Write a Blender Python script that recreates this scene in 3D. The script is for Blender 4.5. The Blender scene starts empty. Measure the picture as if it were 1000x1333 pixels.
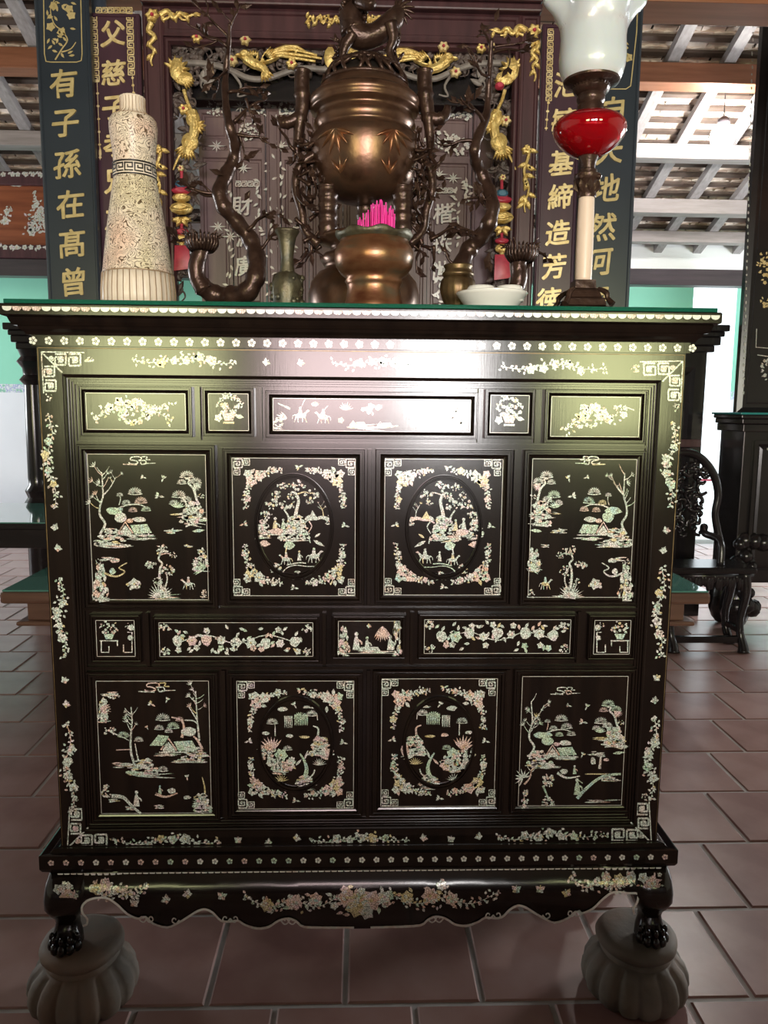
import bpy, math, random
from mathutils import Vector, Matrix
PI = math.pi
scene = bpy.context.scene
col = scene.collection

# ------------------------------------------------------------------ camera
F = 1000.0
CAM = Vector((-0.0104, -1.5432, 1.30))
YAW, PIT, ROL = .0323, .1335, .009
FW = Vector((math.sin(YAW)*math.cos(PIT), math.cos(YAW)*math.cos(PIT), -math.sin(PIT)))
r_ = Vector((math.cos(YAW), -math.sin(YAW), 0)); u_ = r_.cross(FW)
RT = r_*math.cos(ROL)+u_*math.sin(ROL); UP = -r_*math.sin(ROL)+u_*math.cos(ROL)
cd = bpy.data.cameras.new('camera'); cam = bpy.data.objects.new('camera', cd); col.objects.link(cam)
cam.matrix_world = Matrix(((RT.x, UP.x, -FW.x, CAM.x), (RT.y, UP.y, -FW.y, CAM.y), (RT.z, UP.z, -FW.z, CAM.z), (0, 0, 0, 1)))
cd.sensor_fit = 'HORIZONTAL'; cd.sensor_width = 36; cd.lens = 36*F/1000; cd.clip_start = .02; cd.clip_end = 200
scene.camera = cam

def ray(x, y): return FW+RT*((x-500)/F)-UP*((y-666.5)/F)
def P(x, y, Y):
    d = ray(x, y); return CAM+d*((Y-CAM.y)/d.y)
def PZ(x, y, Z):
    d = ray(x, y); return CAM+d*((Z-CAM.z)/d.z)
def proj(p):
    d = Vector(p)-CAM; z = d.dot(FW); return 500+F*d.dot(RT)/z, 666.5-F*d.dot(UP)/z, z
def mpp(x, y, Y): return (P(x, y, Y)-CAM).dot(FW)/F      # metres in one photo pixel at that plane

# ------------------------------------------------------------------ light
vs = scene.view_settings
vs.view_transform = 'Standard'; vs.look = 'None'; vs.gamma = 1.0; vs.use_curve_mapping = False
vs.exposure = 0.0
w = bpy.data.worlds.new('sky'); scene.world = w; w.use_nodes = True
bg = w.node_tree.nodes['Background']; bg.inputs[0].default_value = (.86, .95, 1, 1); bg.inputs[1].default_value = 2.5

def area(name, loc, sx, sz, power, color, aim):
    l = bpy.data.lights.new(name, 'AREA'); l.shape = 'RECTANGLE'; l.size = sx; l.size_y = sz; l.energy = power; l.color = color
    o = bpy.data.objects.new(name, l); col.objects.link(o); o.location = loc
    o.rotation_euler = (Vector(aim)-Vector(loc)).to_track_quat('-Z', 'Y').to_euler(); return o
FRONT = -6.5
# daylight through the openings of the front wall (garden light left and right, open yard in the middle)
WINS = [(-2.95, -1.38, (.84, .84, .36), 125), (-.95, .42, (1, .74, .73), 150), (.45, 1.25, (1, .96, .94), 240), (1.95, 3.25, (.84, .86, .36), 120)]
for x0, x1, c, e in WINS:
    area('window_daylight', ((x0+x1)/2, FRONT-.25, 1.62), x1-x0, 1.3, e, c, ((x0+x1)/2, 0, 1.62))
# side lights added in made-up wall openings to brighten the back aisle
SIDE = [(-6, 3.0, 4.8, 150), (6, 3.0, 4.8, 310)]
for x, y0, y1, e in SIDE:
    area('side_window_daylight', (x*1.035, (y0+y1)/2, 1.7), y1-y0, 1.3, e, (.92, .97, 1), (0, (y0+y1)/2, 1.9))
# ------------------------------------------------------------------ materials
MATS = {}
def mat(name, base, rough=.5, metal=0., spec=.5, **k):
    m = bpy.data.materials.new(name); m.use_nodes = True; MATS[name] = m
    b = m.node_tree.nodes['Principled BSDF']
    b.inputs['Base Color'].default_value = (*base, 1); b.inputs['Roughness'].default_value = rough
    b.inputs['Metallic'].default_value = metal; b.inputs['Specular IOR Level'].default_value = spec
    for kk, v in k.items(): b.inputs[kk.replace('_', ' ')].default_value = v
    return m
def noise_col(name, cols, rough=.5, metal=0., scale=8., detail=4., stretch=(1, 1, 1), bump=0., bscale=None, spec=.5, rnd=0., coat=0., pos=None, crack=0.):
    m = mat(name, cols[0], rough, metal, spec); nt = m.node_tree; N = nt.nodes; L = nt.links; b = N['Principled BSDF']
    b.inputs['Coat Weight'].default_value = coat; b.inputs['Coat Roughness'].default_value = .08
    tc = N.new('ShaderNodeTexCoord'); mp = N.new('ShaderNodeMapping'); mp.inputs['Scale'].default_value = stretch
    L.new(tc.outputs['Object'], mp.inputs[0])
    nz = N.new('ShaderNodeTexNoise'); nz.inputs['Scale'].default_value = scale; nz.inputs['Detail'].default_value = detail
    L.new(mp.outputs[0], nz.inputs['Vector'])
    cr = N.new('ShaderNodeValToRGB'); e = cr.color_ramp.elements
    n = len(cols)
    pos = pos or [.3+.4*i/(n-1) for i in range(n)]
    while len(e) < n: e.new(.5)
    for i, c in enumerate(cols): e[i].position = pos[i]; e[i].color = (*c, 1)
    src = nz.outputs['Fac']
    if rnd:
        oi = N.new('ShaderNodeObjectInfo'); ma = N.new('ShaderNodeMath'); ma.operation = 'MULTIPLY_ADD'
        ma.inputs[1].default_value = rnd; L.new(oi.outputs['Random'], ma.inputs[0])
        sb = N.new('ShaderNodeMath'); sb.operation = 'SUBTRACT'; sb.inputs[1].default_value = rnd/2
        L.new(src, sb.inputs[0]); L.new(sb.outputs[0], ma.inputs[2]); src = ma.outputs[0]
    L.new(src, cr.inputs[0]); out = cr.outputs[0]
    if crack:                                             # engraved lines between slips of shell
        vo = N.new('ShaderNodeTexVoronoi'); vo.feature = 'DISTANCE_TO_EDGE'; vo.inputs['Scale'].default_value = crack; L.new(mp.outputs[0], vo.inputs['Vector'])
        c3 = N.new('ShaderNodeValToRGB'); g = c3.color_ramp.elements; g[0].position = .03; g[0].color = (.22, .19, .17, 1); g[1].position = .13; g[1].color = (1, 1, 1, 1)
        L.new(vo.outputs['Distance'], c3.inputs[0])
        mx = N.new('ShaderNodeMix'); mx.data_type = 'RGBA'; mx.blend_type = 'MULTIPLY'; mx.inputs[0].default_value = 1
        L.new(out, mx.inputs[6]); L.new(c3.outputs[0], mx.inputs[7]); out = mx.outputs[2]
    L.new(out, b.inputs['Base Color'])
    if bump:
        bp = N.new('ShaderNodeBump'); bp.inputs['Strength'].default_value = bump; bp.inputs['Distance'].default_value = .004
        n2 = N.new('ShaderNodeTexNoise'); n2.inputs['Scale'].default_value = bscale or scale*3; n2.inputs['Detail'].default_value = 5
        L.new(mp.outputs[0], n2.inputs['Vector']); L.new(n2.outputs['Fac'], bp.inputs['Height']); L.new(bp.outputs[0], b.inputs['Normal'])
    return m

noise_col('lacquer', [(.006, .004, .0035), (.013, .008, .006)], .15, scale=4, stretch=(9, 6, .6), spec=.45, bump=.012, bscale=30)
noise_col('rosewood', [(.045, .020, .025), (.085, .036, .042)], .32, scale=5, stretch=(6, 6, .6), bump=.05)
noise_col('door_wood', [(.14, .09, .095), (.21, .14, .14)], .35, scale=5, stretch=(6, 6, .6), bump=.05)
noise_col('carved_wood', [(.05, .036, .034), (.13, .095, .09)], .45, scale=40, bump=.8, bscale=110)
noise_col('grey_wood', [(.16, .14, .135), (.28, .25, .24)], .5, scale=30)
noise_col('board_blue', [(.020, .028, .040), (.028, .038, .054)], .28, scale=4)
noise_col('board_purple', [(.045, .020, .034), (.068, .030, .046)], .3, scale=4, stretch=(4, 4, .5))
noise_col('gold', [(.55, .36, .10), (.88, .68, .28)], .38, .45, scale=60, bump=.9, bscale=130)
noise_col('gold_pale', [(.60, .44, .18), (.86, .72, .42)], .4, .35, scale=40)
noise_col('gold_dim', [(.42, .33, .14), (.58, .47, .23)], .45, .25, scale=40)
noise_col('red_paint', [(.35, .02, .05), (.55, .05, .09)], .4, scale=30)
noise_col('blue_paint', [(.03, .07, .15), (.06, .2, .3)], .4, scale=30)
noise_col('nacre', [(.74, .60, .53), (.88, .86, .82), (.64, .76, .70), (.90, .88, .85), (.76, .65, .76)], .22, .12, scale=34, detail=3, spec=.7, crack=230)
noise_col('nacre_plain', [(.62, .52, .47), (.78, .76, .72), (.60, .68, .63)], .22, .12, scale=60, spec=.7)
noise_col('nacre_pink', [(.80, .48, .36), (.85, .66, .60), (.78, .55, .62)], .25, .12, scale=50, spec=.7, crack=230)
noise_col('nacre_green', [(.42, .66, .52), (.66, .80, .62), (.45, .68, .70)], .25, .12, scale=50, spec=.7, crack=230)
noise_col('nacre_gold', [(.72, .60, .28), (.85, .76, .52)], .25, .15, scale=50, spec=.7, crack=230)
noise_col('bronze', [(.085, .042, .026), (.16, .085, .052), (.11, .068, .046)], .29, .7, scale=22, bump=.08, bscale=90)
noise_col('bronze_dark', [(.038, .020, .015), (.085, .047, .034)], .30, .5, scale=40, bump=.5, bscale=70)
noise_col('bronze_red', [(.15, .048, .022), (.25, .115, .056), (.16, .12, .075)], .30, .65, scale=16, stretch=(1, 1, 2.5), bump=.05, bscale=150)
noise_col('brass_old', [(.09, .055, .025), (.23, .16, .08)], .38, .7, scale=30, bump=.12, bscale=120)
noise_col('verdigris', [(.07, .055, .035), (.13, .115, .07), (.09, .09, .07)], .45, .6, scale=40, bump=.25, bscale=150)
noise_col('porcelain', [(.86, .86, .83), (.9, .9, .88)], .15, scale=5, coat=.5)
mat('glass_green', (.02, .22, .14), .04, 0, .5, Transmission_Weight=.55, IOR=1.5)
mat('ruby_glass', (.62, .006, .018), .03, 0, .6, Transmission_Weight=.72, IOR=1.33, Coat_Weight=1.0)
mat('ruby_oil', (.50, .004, .012), .12)
m = mat('frosted_glass', (.95, .96, .97), .28, 0, .5, Transmission_Weight=.25, Coat_Weight=.5)
m.node_tree.nodes['Principled BSDF'].inputs['Subsurface Weight'].default_value = .25
noise_col('alabaster', [(.78, .60, .47), (.88, .74, .62)], .35, scale=10, stretch=(2, 2, .4))
noise_col('incense', [(.85, .03, .35), (.95, .06, .45)], .6, scale=200)
noise_col('ash', [(.25, .22, .18), (.45, .4, .34)], .9, scale=150)
noise_col('stone', [(.10, .083, .066), (.17, .14, .112), (.21, .14, .10)], .75, scale=9, bump=.35, bscale=40)
noise_col('tile_floor', [(.23, .12, .105), (.31, .18, .155), (.36, .23, .205)], .30, scale=5, rnd=.35, bump=.06, bscale=25, spec=.45)
noise_col('grout', [(.36, .33, .31), (.46, .43, .40)], .8, scale=20)
noise_col('wall_green', [(.22, .58, .43), (.24, .62, .47)], .6, scale=3)
noise_col('wall_white', [(.80, .82, .82), (.84, .86, .86)], .6, scale=3)
noise_col('wall_tile', [(.68, .72, .78), (.72, .76, .82)], .2, scale=3)
noise_col('border_tile', [(.62, .66, .72), (.12, .2, .5), (.7, .72, .75), (.2, .45, .35)], .3, scale=26, pos=[.42, .46, .53, .6])
noise_col('clay_tile', [(.72, .58, .48), (.86, .77, .68), (.62, .47, .38)], .8, scale=7, rnd=.3, bump=.2, bscale=40)
noise_col('lath', [(.06, .04, .03), (.10, .07, .055)], .8, scale=10)
noise_col('rafter', [(.22, .20, .20), (.32, .30, .30)], .7, scale=8, stretch=(6, 1, 6))
noise_col('purlin', [(.24, .21, .20), (.34, .30, .29)], .7, scale=6, stretch=(.6, 6, 6))
noise_col('beam_brown', [(.20, .075, .035), (.32, .13, .07)], .4, scale=5, stretch=(.5, 6, 6))
noise_col('beam_dark', [(.03, .025, .03), (.055, .045, .05)], .4, scale=5, stretch=(.5, 6, 6))
noise_col('frieze_wood', [(.16, .045, .02), (.28, .09, .04)], .3, scale=4, stretch=(.5, 6, 6), coat=.3)
noise_col('table_wood', [(.10, .05, .035), (.17, .09, .06)], .35, scale=5, stretch=(.5, 6, 6), coat=.2)
mat('table_glass', (.08, .22, .18), .05, 0, .6, Coat_Weight=.6)
noise_col('black_wood', [(.008, .007, .008), (.016, .013, .014)], .22, scale=4, stretch=(1, 6, 6))
noise_col('teal_edge', [(.02, .20, .20), (.03, .28, .27)], .25, scale=4)
noise_col('mortar_yard', [(.75, .75, .72), (.85, .85, .82)], .8, scale=2)
m = mat('lamp_glow', (1, 1, 1), .4); b = m.node_tree.nodes['Principled BSDF']
b.inputs['Emission Color'].default_value = (1, .97, .92, 1); b.inputs['Emission Strength'].default_value = 300

# porcelain vase: ivory body with brown scrolls, black key band, ribbed foot and neck
def vase_material():
    m = mat('vase_glaze', (.8, .7, .55), .35); nt = m.node_tree; N = nt.nodes; L = nt.links; b = N['Principled BSDF']
    tc = N.new('ShaderNodeTexCoord')
    mp = N.new('ShaderNodeMapping'); L.new(tc.outputs['Object'], mp.inputs[0])
    n1 = N.new('ShaderNodeTexNoise'); n1.inputs['Scale'].default_value = 50; n1.inputs['Detail'].default_value = 1; n1.inputs['Distortion'].default_value = 1.2
    L.new(mp.outputs[0], n1.inputs['Vector'])
    w1 = N.new('ShaderNodeMath'); w1.operation = 'MULTIPLY'; w1.inputs[1].default_value = 9; L.new(n1.outputs['Fac'], w1.inputs[0])
    w2 = N.new('ShaderNodeMath'); w2.operation = 'FRACT'; L.new(w1.outputs[0], w2.inputs[0])
    cr = N.new('ShaderNodeValToRGB'); e = cr.color_ramp.elements
    e[0].position = 0; e[0].color = (.10, .06, .03, 1); e[1].position = 1; e[1].color = (.10, .06, .03, 1)
    for p, c in ((.13, (.14, .09, .05, 1)), (.24, (.88, .79, .69, 1)), (.8, (.83, .73, .62, 1))):
        k = e.new(p); k.color = c
    L.new(w2.outputs[0], cr.inputs[0])
    # pale patches of pink and green under the scrolls
    n2 = N.new('ShaderNodeTexNoise'); n2.inputs['Scale'].default_value = 9; L.new(mp.outputs[0], n2.inputs['Vector'])
    c2 = N.new('ShaderNodeValToRGB'); f = c2.color_ramp.elements
    f[0].position = .36; f[0].color = (.90, .90, .74, 1); f[1].position = .66; f[1].color = (1, .80, .74, 1); k = f.new(.5); k.color = (1, .98, .94, 1)
    L.new(n2.outputs['Fac'], c2.inputs[0])
    mx = N.new('ShaderNodeMix'); mx.data_type = 'RGBA'; mx.blend_type = 'MULTIPLY'; mx.inputs[0].default_value = 1
    L.new(cr.outputs[0], mx.inputs[6]); L.new(c2.outputs[0], mx.inputs[7]); L.new(mx.outputs[2], b.inputs['Base Color'])
    return m
vase_material()
noise_col('vase_ivory', [(.80, .68, .54), (.88, .79, .68)], .4, scale=14, stretch=(30, 30, 1))
noise_col('vase_line', [(.30, .20, .12), (.42, .3, .2)], .5, scale=10)
mat('ink', (.015, .012, .010), .4)

# ------------------------------------------------------------------ helpers
def link(o, parent=None):
    col.objects.link(o)
    if parent is not None:
        o.parent = parent
        t = parent.location if parent.type == 'EMPTY' else Vector((0, 0, 0))
        o.matrix_parent_inverse = Matrix.Translation(-t)
    return o
def tag(o, label, cat=None, group=None, kind=None):
    if label: o['label'] = label
    if cat: o['category'] = cat
    if group: o['group'] = group
    if kind: o['kind'] = kind
    return o
def thing(name, label, cat, loc=(0, 0, 0), group=None):
    o = bpy.data.objects.new(name, None); o.empty_display_size = .05; o.location = loc; col.objects.link(o)
    return tag(o, label, cat, group)

class MB:
    def __init__(s): s.v = []; s.f = []; s.m = []; s.mi = 0
    def add(s, v, f):
        n = len(s.v); s.v += [tuple(p) for p in v]; s.f += [tuple(i+n for i in q) for q in f]; s.m += [s.mi]*len(f); return s
    def box(s, x0, x1, y0, y1, z0, z1):
        return s.add([(x, y, z) for z in (z0, z1) for x, y in ((x0, y0), (x1, y0), (x1, y1), (x0, y1))],
                     [(0, 3, 2, 1), (4, 5, 6, 7), (0, 1, 5, 4), (1, 2, 6, 5), (2, 3, 7, 6), (3, 0, 4, 7)])
    def hexa(s, p): return s.add(p, [(0, 3, 2, 1), (4, 5, 6, 7), (0, 1, 5, 4), (1, 2, 6, 5), (2, 3, 7, 6), (3, 0, 4, 7)])
    def loft(s, rings, cap=True, closed=True):
        n = len(rings[0]); v = [p for r in rings for p in r]; f = []
        for i in range(len(rings)-1):
            for j in range(n if closed else n-1):
                k = (j+1) % n; f.append((i*n+j, i*n+k, (i+1)*n+k, (i+1)*n+j))
        if cap: f.append(tuple(range(n-1, -1, -1))); f.append(tuple(range((len(rings)-1)*n, len(rings)*n)))
        return s.add(v, f)
    def lathe(s, c, prof, seg=32, mod=None, cap=True, ph=0.):
        rings = []
        for r, z in prof:
            rings.append([(c[0]+(r if mod is None else mod(a, r, z))*math.cos(a), c[1]+(r if mod is None else mod(a, r, z))*math.sin(a), z)
                          for a in [ph+2*PI*j/seg for j in range(seg)]])
        return s.loft(rings, cap)
    def tube(s, pts, rad, seg=8, smooth=0, cap=True):
        pts = [Vector(p) for p in pts]
        if not hasattr(rad, '__len__'): rad = [rad]*len(pts)
        if smooth: pts, rad = catmull(pts, rad, smooth)
        rings = []; prev = None
        for i, p in enumerate(pts):
            t = (pts[min(i+1, len(pts)-1)]-pts[max(i-1, 0)])
            if t.length < 1e-9: t = Vector((0, 0, 1))
            t.normalize()
            a = prev if prev is not None else (Vector((0, 0, 1)) if abs(t.z) < .9 else Vector((1, 0, 0)))
            n = (a-t*a.dot(t)); n = n.normalized() if n.length > 1e-6 else t.orthogonal().normalized(); prev = n
            b = t.cross(n); rr = rad[i]
            rings.append([p+(n*math.cos(2*PI*j/seg)+b*math.sin(2*PI*j/seg))*rr for j in range(seg)])
        return s.loft(rings, cap)
    def relief(s, pts, y, d, inset=.35, c=None):
        """closed outline [(x,z)] raised from plane y towards the viewer by d with a domed front"""
        if sum(a[0]*b[1]-b[0]*a[1] for a, b in zip(pts, pts[1:]+pts[:1])) < 0: pts = pts[::-1]
        n = len(pts); cx = sum(p[0] for p in pts)/n; cz = sum(p[1] for p in pts)/n
        if c: cx, cz = c
        r0 = [(x, y, z) for x, z in pts]; r1 = [(x, y-d*.6, z) for x, z in pts]
        r2 = [(x+(cx-x)*inset, y-d, z+(cz-z)*inset) for x, z in pts]
        v = r0+r1+r2; f = []
        for i in range(2):
            for j in range(n):
                k = (j+1) % n; f.append((i*n+j, i*n+k, (i+1)*n+k, (i+1)*n+j))
        f.append(tuple(range(2*n, 3*n)))
        return s.add(v, f)
    def ball(s, c, rx, ry=None, rz=None, seg=10, rings=7, noise=0.):
        ry = ry or rx; rz = rz or rx; R = []
        for i in range(rings+1):
            t = PI*i/rings; q = max(math.sin(t), .02)
            R.append([(c[0]+rx*q*math.cos(2*PI*j/seg)*(1+noise*random.uniform(-1, 1)), c[1]+ry*q*math.sin(2*PI*j/seg)*(1+noise*random.uniform(-1, 1)), c[2]-rz*math.cos(t)) for j in range(seg)])
        return s.loft(R)
    def leaf3(s, p, d, L, W, up=Vector((0, -1, 0))):
        p = Vector(p); d = Vector(d).normalized(); sd = d.cross(up)
        sd = sd.normalized() if sd.length > 1e-5 else d.orthogonal().normalized(); nn = sd.cross(d)
        a = p+d*L*.5+sd*W*.5; b = p+d*L; c = p+d*L*.5-sd*W*.5; m_ = p+d*L*.5+nn*W*.25; k = p+d*L*.5-nn*W*.12
        return s.add([p, a, b, c, m_, k], [(0, 1, 4), (1, 2, 4), (2, 3, 4), (3, 0, 4), (1, 0, 5), (2, 1, 5), (3, 2, 5), (0, 3, 5)])
    def build(s, name, mats, parent=None, smooth=False, bevel=0., kind=None, label=None):
        me = bpy.data.meshes.new(name); me.from_pydata(s.v, [], s.f)
        if not isinstance(mats, (list, tuple)): mats = [mats]
        for k in mats: me.materials.append(MATS[k])
        if len(mats) > 1: me.polygons.foreach_set('material_index', [min(i, len(mats)-1) for i in s.m])
        if smooth: me.shade_smooth(); 
        me.update()
        o = bpy.data.objects.new(name, me); link(o, parent)
        if smooth is not True and smooth:
            me.set_sharp_from_angle(angle=math.radians(smooth))
        if bevel:
            bv = o.modifiers.new('bevel', 'BEVEL'); bv.width = bevel; bv.segments = 2; bv.limit_method = 'ANGLE'; bv.angle_limit = .6
        if kind: o['kind'] = kind
        if label: o['label'] = label
        return o
def catmull(pts, rad, n):
    P_ = []; R_ = []
    for i in range(len(pts)-1):
        p0 = pts[max(i-1, 0)]; p1 = pts[i]; p2 = pts[i+1]; p3 = pts[min(i+2, len(pts)-1)]
        for k in range(n):
            t = k/n
            P_.append(.5*((2*p1)+(p2-p0)*t+(2*p0-5*p1+4*p2-p3)*t*t+(3*p1-p0-3*p2+p3)*t**3)); R_.append(rad[i]*(1-t)+rad[i+1]*t)
    P_.append(pts[-1]); R_.append(rad[-1]); return P_, R_
def boxo(name, m, x0, x1, y0, y1, z0, z1, parent=None, bevel=.003, **k):
    return MB().box(x0, x1, y0, y1, z0, z1).build(name, m, parent, bevel=bevel, **k)
def mitred(mb, x0, x1, z0, z1, prof, face=True):
    """picture-frame moulding: prof is [(inset, y)] from the outside in; face fills the middle"""
    rings = [[(x0+i, y, z0+i), (x1-i, y, z0+i), (x1-i, y, z1-i), (x0+i, y, z1-i)] for i, y in prof]
    mb.loft(rings, cap=False)
    if face: n = len(mb.v); mb.add(rings[-1], [(0, 1, 2, 3)])
    return mb
def struct(o): o['kind'] = 'structure'; return o
def lathe_px(mb, cx, prof, Y, seg=36, mod=None, cap=True, yref=None):
    """turned body: prof [(photo row, half width in px)] along a vertical axis standing at depth Y"""
    py0 = yref if yref is not None else prof[-1][0]
    x = P(cx, py0, Y).x
    pr = [(h*mpp(cx, py, Y), P(cx, py, Y).z) for py, h in prof]
    mb.lathe((x, Y), pr, seg, mod, cap); return x
def text_mesh(ch, size, bold=.02, extr=.01):
    c = bpy.data.curves.new('glyph', 'FONT'); c.body = ch; c.size = 1; c.extrude = extr/size; c.align_x = 'CENTER'; c.resolution_u = 3
    o = bpy.data.objects.new('glyph', c); col.objects.link(o)
    me = bpy.data.meshes.new_from_object(o); bpy.data.objects.remove(o); bpy.data.curves.remove(c)
    xs = [v.co.x for v in me.vertices]; ys = [v.co.y for v in me.vertices]
    if xs:
        cx = (min(xs)+max(xs))/2; cy = (min(ys)+max(ys))/2
        for v in me.vertices:
            x, y, z = v.co.x-cx, v.co.y-cy, v.co.z; x += .03*math.sin(y*7); y += .12*x
            v.co = (x*size, -z*size, y*size)
    n = len(me.vertices); V_ = [v.co.copy() for v in me.vertices]; Fs = [tuple(p.vertices) for p in me.polygons]; allv = []; allf = []
    for k, (a, b) in enumerate(((-1, -.6), (1, .6), (-.5, 1), (.5, -1), (0, 0))):      # thick brush strokes
        allv += [v+Vector((a*bold*size, -.0001*k, b*bold*size)) for v in V_]; allf += [tuple(i+k*n for i in q) for q in Fs]
    m2 = bpy.data.meshes.new('glyph'); m2.from_pydata(allv, [], allf); m2.update(); bpy.data.meshes.remove(me)
    return m2
def glyph(ch, px, py, size_px, Y, m, parent, bold=.022, depth=.004):
    k = mpp(px, py, Y); me = text_mesh(ch, size_px*k, bold, depth); me.materials.append(MATS[m])
    o = bpy.data.objects.new('character', me); o.location = P(px, py, Y); link(o, parent); return o

# ---- flat inlay drawings, laid out in photo pixels and set into a plane
class Draw:
    def __init__(s, ox=0, oy=0, k=1., seed=1, weights=(1, 0, 0, 0)):
        s.ox, s.oy, s.k = ox, oy, k; s.p = []; s.rn = random.Random(seed); s.w = weights
    def mi(s, m=None):
        if m is not None: return m
        return s.rn.choices((0, 1, 2, 3), s.w)[0]
    def poly(s, pts, m=None): s.p.append(([(s.ox+x*s.k, s.oy+y*s.k) for x, y in pts], s.mi(m)))
    def stroke(s, pts, w, w2=None, m=None, sm=4):
        w2 = w if w2 is None else w2
        V = [Vector((x, y, 0)) for x, y in pts]; R = [w+(w2-w)*i/max(1, len(pts)-1) for i in range(len(pts))]
        if sm and len(V) > 2: V, R = catmull(V, R, sm)
        m = s.mi(m)
        L = []; Rr = []
        for i, p in enumerate(V):
            t = V[min(i+1, len(V)-1)]-V[max(i-1, 0)]
            t = t.normalized() if t.length > 1e-9 else Vector((1, 0, 0))
            n = Vector((-t.y, t.x, 0))*R[i]*.5; L.append((p.x+n.x, p.y+n.y)); Rr.append((p.x-n.x, p.y-n.y))
        for i in range(len(V)-1): s.poly([L[i], L[i+1], Rr[i+1], Rr[i]], m)
    def leaf(s, x, y, a, L, W, m=None):
        c, d = math.cos(a), math.sin(a)
        s.poly([(x+c*u*L-d*v*W, y+d*u*L+c*v*W) for u, v in ((0, 0), (.25, .38), (.55, .45), (1, 0), (.55, -.45), (.25, -.38))], m)
    def blob(s, x, y, rx, ry=None, m=None, n=9, j=.18):
        ry = ry or rx
        s.poly([(x+rx*math.cos(2*PI*i/n)*(1+s.rn.uniform(-j, j)), y+ry*math.sin(2*PI*i/n)*(1+s.rn.uniform(-j, j))) for i in range(n)], m)
    def flower(s, x, y, r, m=None, n=5, cm=3):
        a0 = s.rn.random()*6; m = s.mi(m)
        for i in range(n): a = a0+2*PI*i/n; s.leaf(x+.12*r*math.cos(a), y+.12*r*math.sin(a), a, r*.95, r*.95, m)
        s.blob(x, y, r*.2, m=cm, j=0, n=6)
    def bird(s, x, y, r, a=0., m=None):
        s.leaf(x, y, a, r, r*.4, m); s.leaf(x, y, a+2.4, r*.8, r*.45, m); s.leaf(x, y, a-2.3, r*.85, r*.5, m); s.leaf(x, y, a+PI, r*.7, r*.3, m)
    def butterfly(s, x, y, r, m=None):
        a = s.rn.uniform(-1, 1)
        for q in (-.9, .9, -2.2, 2.2): s.leaf(x, y, a+q-PI/2, r*(1 if abs(q) < 1 else .7), r*.7, m)
        s.stroke([(x, y), (x+r*.8*math.cos(a-PI/2), y+r*.8*math.sin(a-PI/2))], r*.15, sm=0, m=m)
    def cloud(s, x, y, w):
        h = w*.34
        s.stroke([(x-w*.5, y+h*.3), (x-w*.3, y+h*.5), (x-w*.05, y+h*.3), (x-w*.2, y), (x-w*.4, y-h*.1), (x-w*.35, y-h*.45), (x, y-h*.5), (x+w*.1, y-h*.2), (x-.05*w, y)], w*.05)
        s.stroke([(x, y+h*.05), (x+w*.25, y), (x+w*.3, y+h*.4), (x+w*.1, y+h*.5), (x+.05*w, y+.2*h)], w*.05)
        s.stroke([(x+.1*w, y-h*.5), (x+w*.35, y-h*.5), (x+w*.3, y-h*.15), (x+w*.5, y-h*.1)], w*.045)
        s.stroke([(x-w*.75, y+h*.5), (x-w*.1, y+h*.55)], w*.04, w*.05, sm=0); s.stroke([(x+.2*w, y+h*.4), (x+w*.75, y+h*.35)], w*.045, .02*w, sm=0)
    def fret(s, x, y, r, fx=1, fy=1, w=None, turns=5):
        w = w or r*.13; pts = [(0, 0), (1, 0), (1, 1), (0, 1), (0, .28), (.72, .28), (.72, .72), (.28, .72), (.28, .5), (.5, .5)][:turns*2]
        pts = [(x+fx*a*r, y+fy*b*r) for a, b in pts]
        for p, q in zip(pts, pts[1:]): s.stroke([p, q], w, sm=0, m=0)
    def corner(s, x, y, r, fx, fy):
        s.fret(x, y, r, fx, fy); s.fret(x+fx*r*1.15, y, r*.72, fx, fy); s.fret(x, y+fy*r*1.15, r*.72, fx, fy)
        s.stroke([(x+fx*r, y+fy*r*.3), (x+fx*r*1.2, y+fy*r*.5)], r*.1, sm=0)
    def pad(s, x, y, r, m=None, flat=.45):                 # cloud-shaped pine needles
        m = s.mi(m)
        for i in range(11):
            a = PI+PI*(i+.5)/11; L = r*(.75+.25*math.sin(PI*(i+.5)/11)); 
            s.poly([(x+math.cos(a+q)*L*u, y+math.sin(a+q)*L*u*flat*1.6) for u, q in ((.12, 0), (.75, -.09), (1, 0), (.75, .09))], m)
        s.stroke([(x-r*.8, y+r*.05), (x, y+r*.14), (x+r*.8, y+r*.05)], r*.1, m=m)
    def fan(s, x, y, r, a0, a1, n=9, m=None, w=.16):
        m = s.mi(m)
        for i in range(n): a = a0+(a1-a0)*i/(n-1); s.leaf(x, y, a, r*s.rn.uniform(.8, 1), r*w, m)
    def bush(s, x, y, r, n=14, ry=None, lf=.45):
        ry = ry or r*.7; lf *= .8
        for i in range(int(n*1.8)):
            a = s.rn.random()*6.28; q = math.sqrt(s.rn.random())
            px, py = x+r*q*math.cos(a), y+ry*q*math.sin(a)
            if s.rn.random() < .35: s.flower(px, py, r*lf*.6)
            else: s.leaf(px, py, s.rn.random()*6.28, r*lf, r*lf*.55)
    def rock(s, x, y, w, h, n=12):
        for i in range(int(n*2.6)):
            t = s.rn.random(); yy = y-h*t; hw = w*.5*(1-.65*t); xx = x+s.rn.uniform(-hw, hw)
            s.blob(xx, yy, w*s.rn.uniform(.05, .13), h*s.rn.uniform(.05, .11), n=7, j=.4)
        for i in range(5): s.stroke([(x-w*.5+s.rn.uniform(0, w*.4), y+s.rn.uniform(-.12, .12)*h), (x+w*s.rn.uniform(0, .55), y+s.rn.uniform(-.05, .15)*h)], h*.07, h*.02, sm=0)
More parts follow.
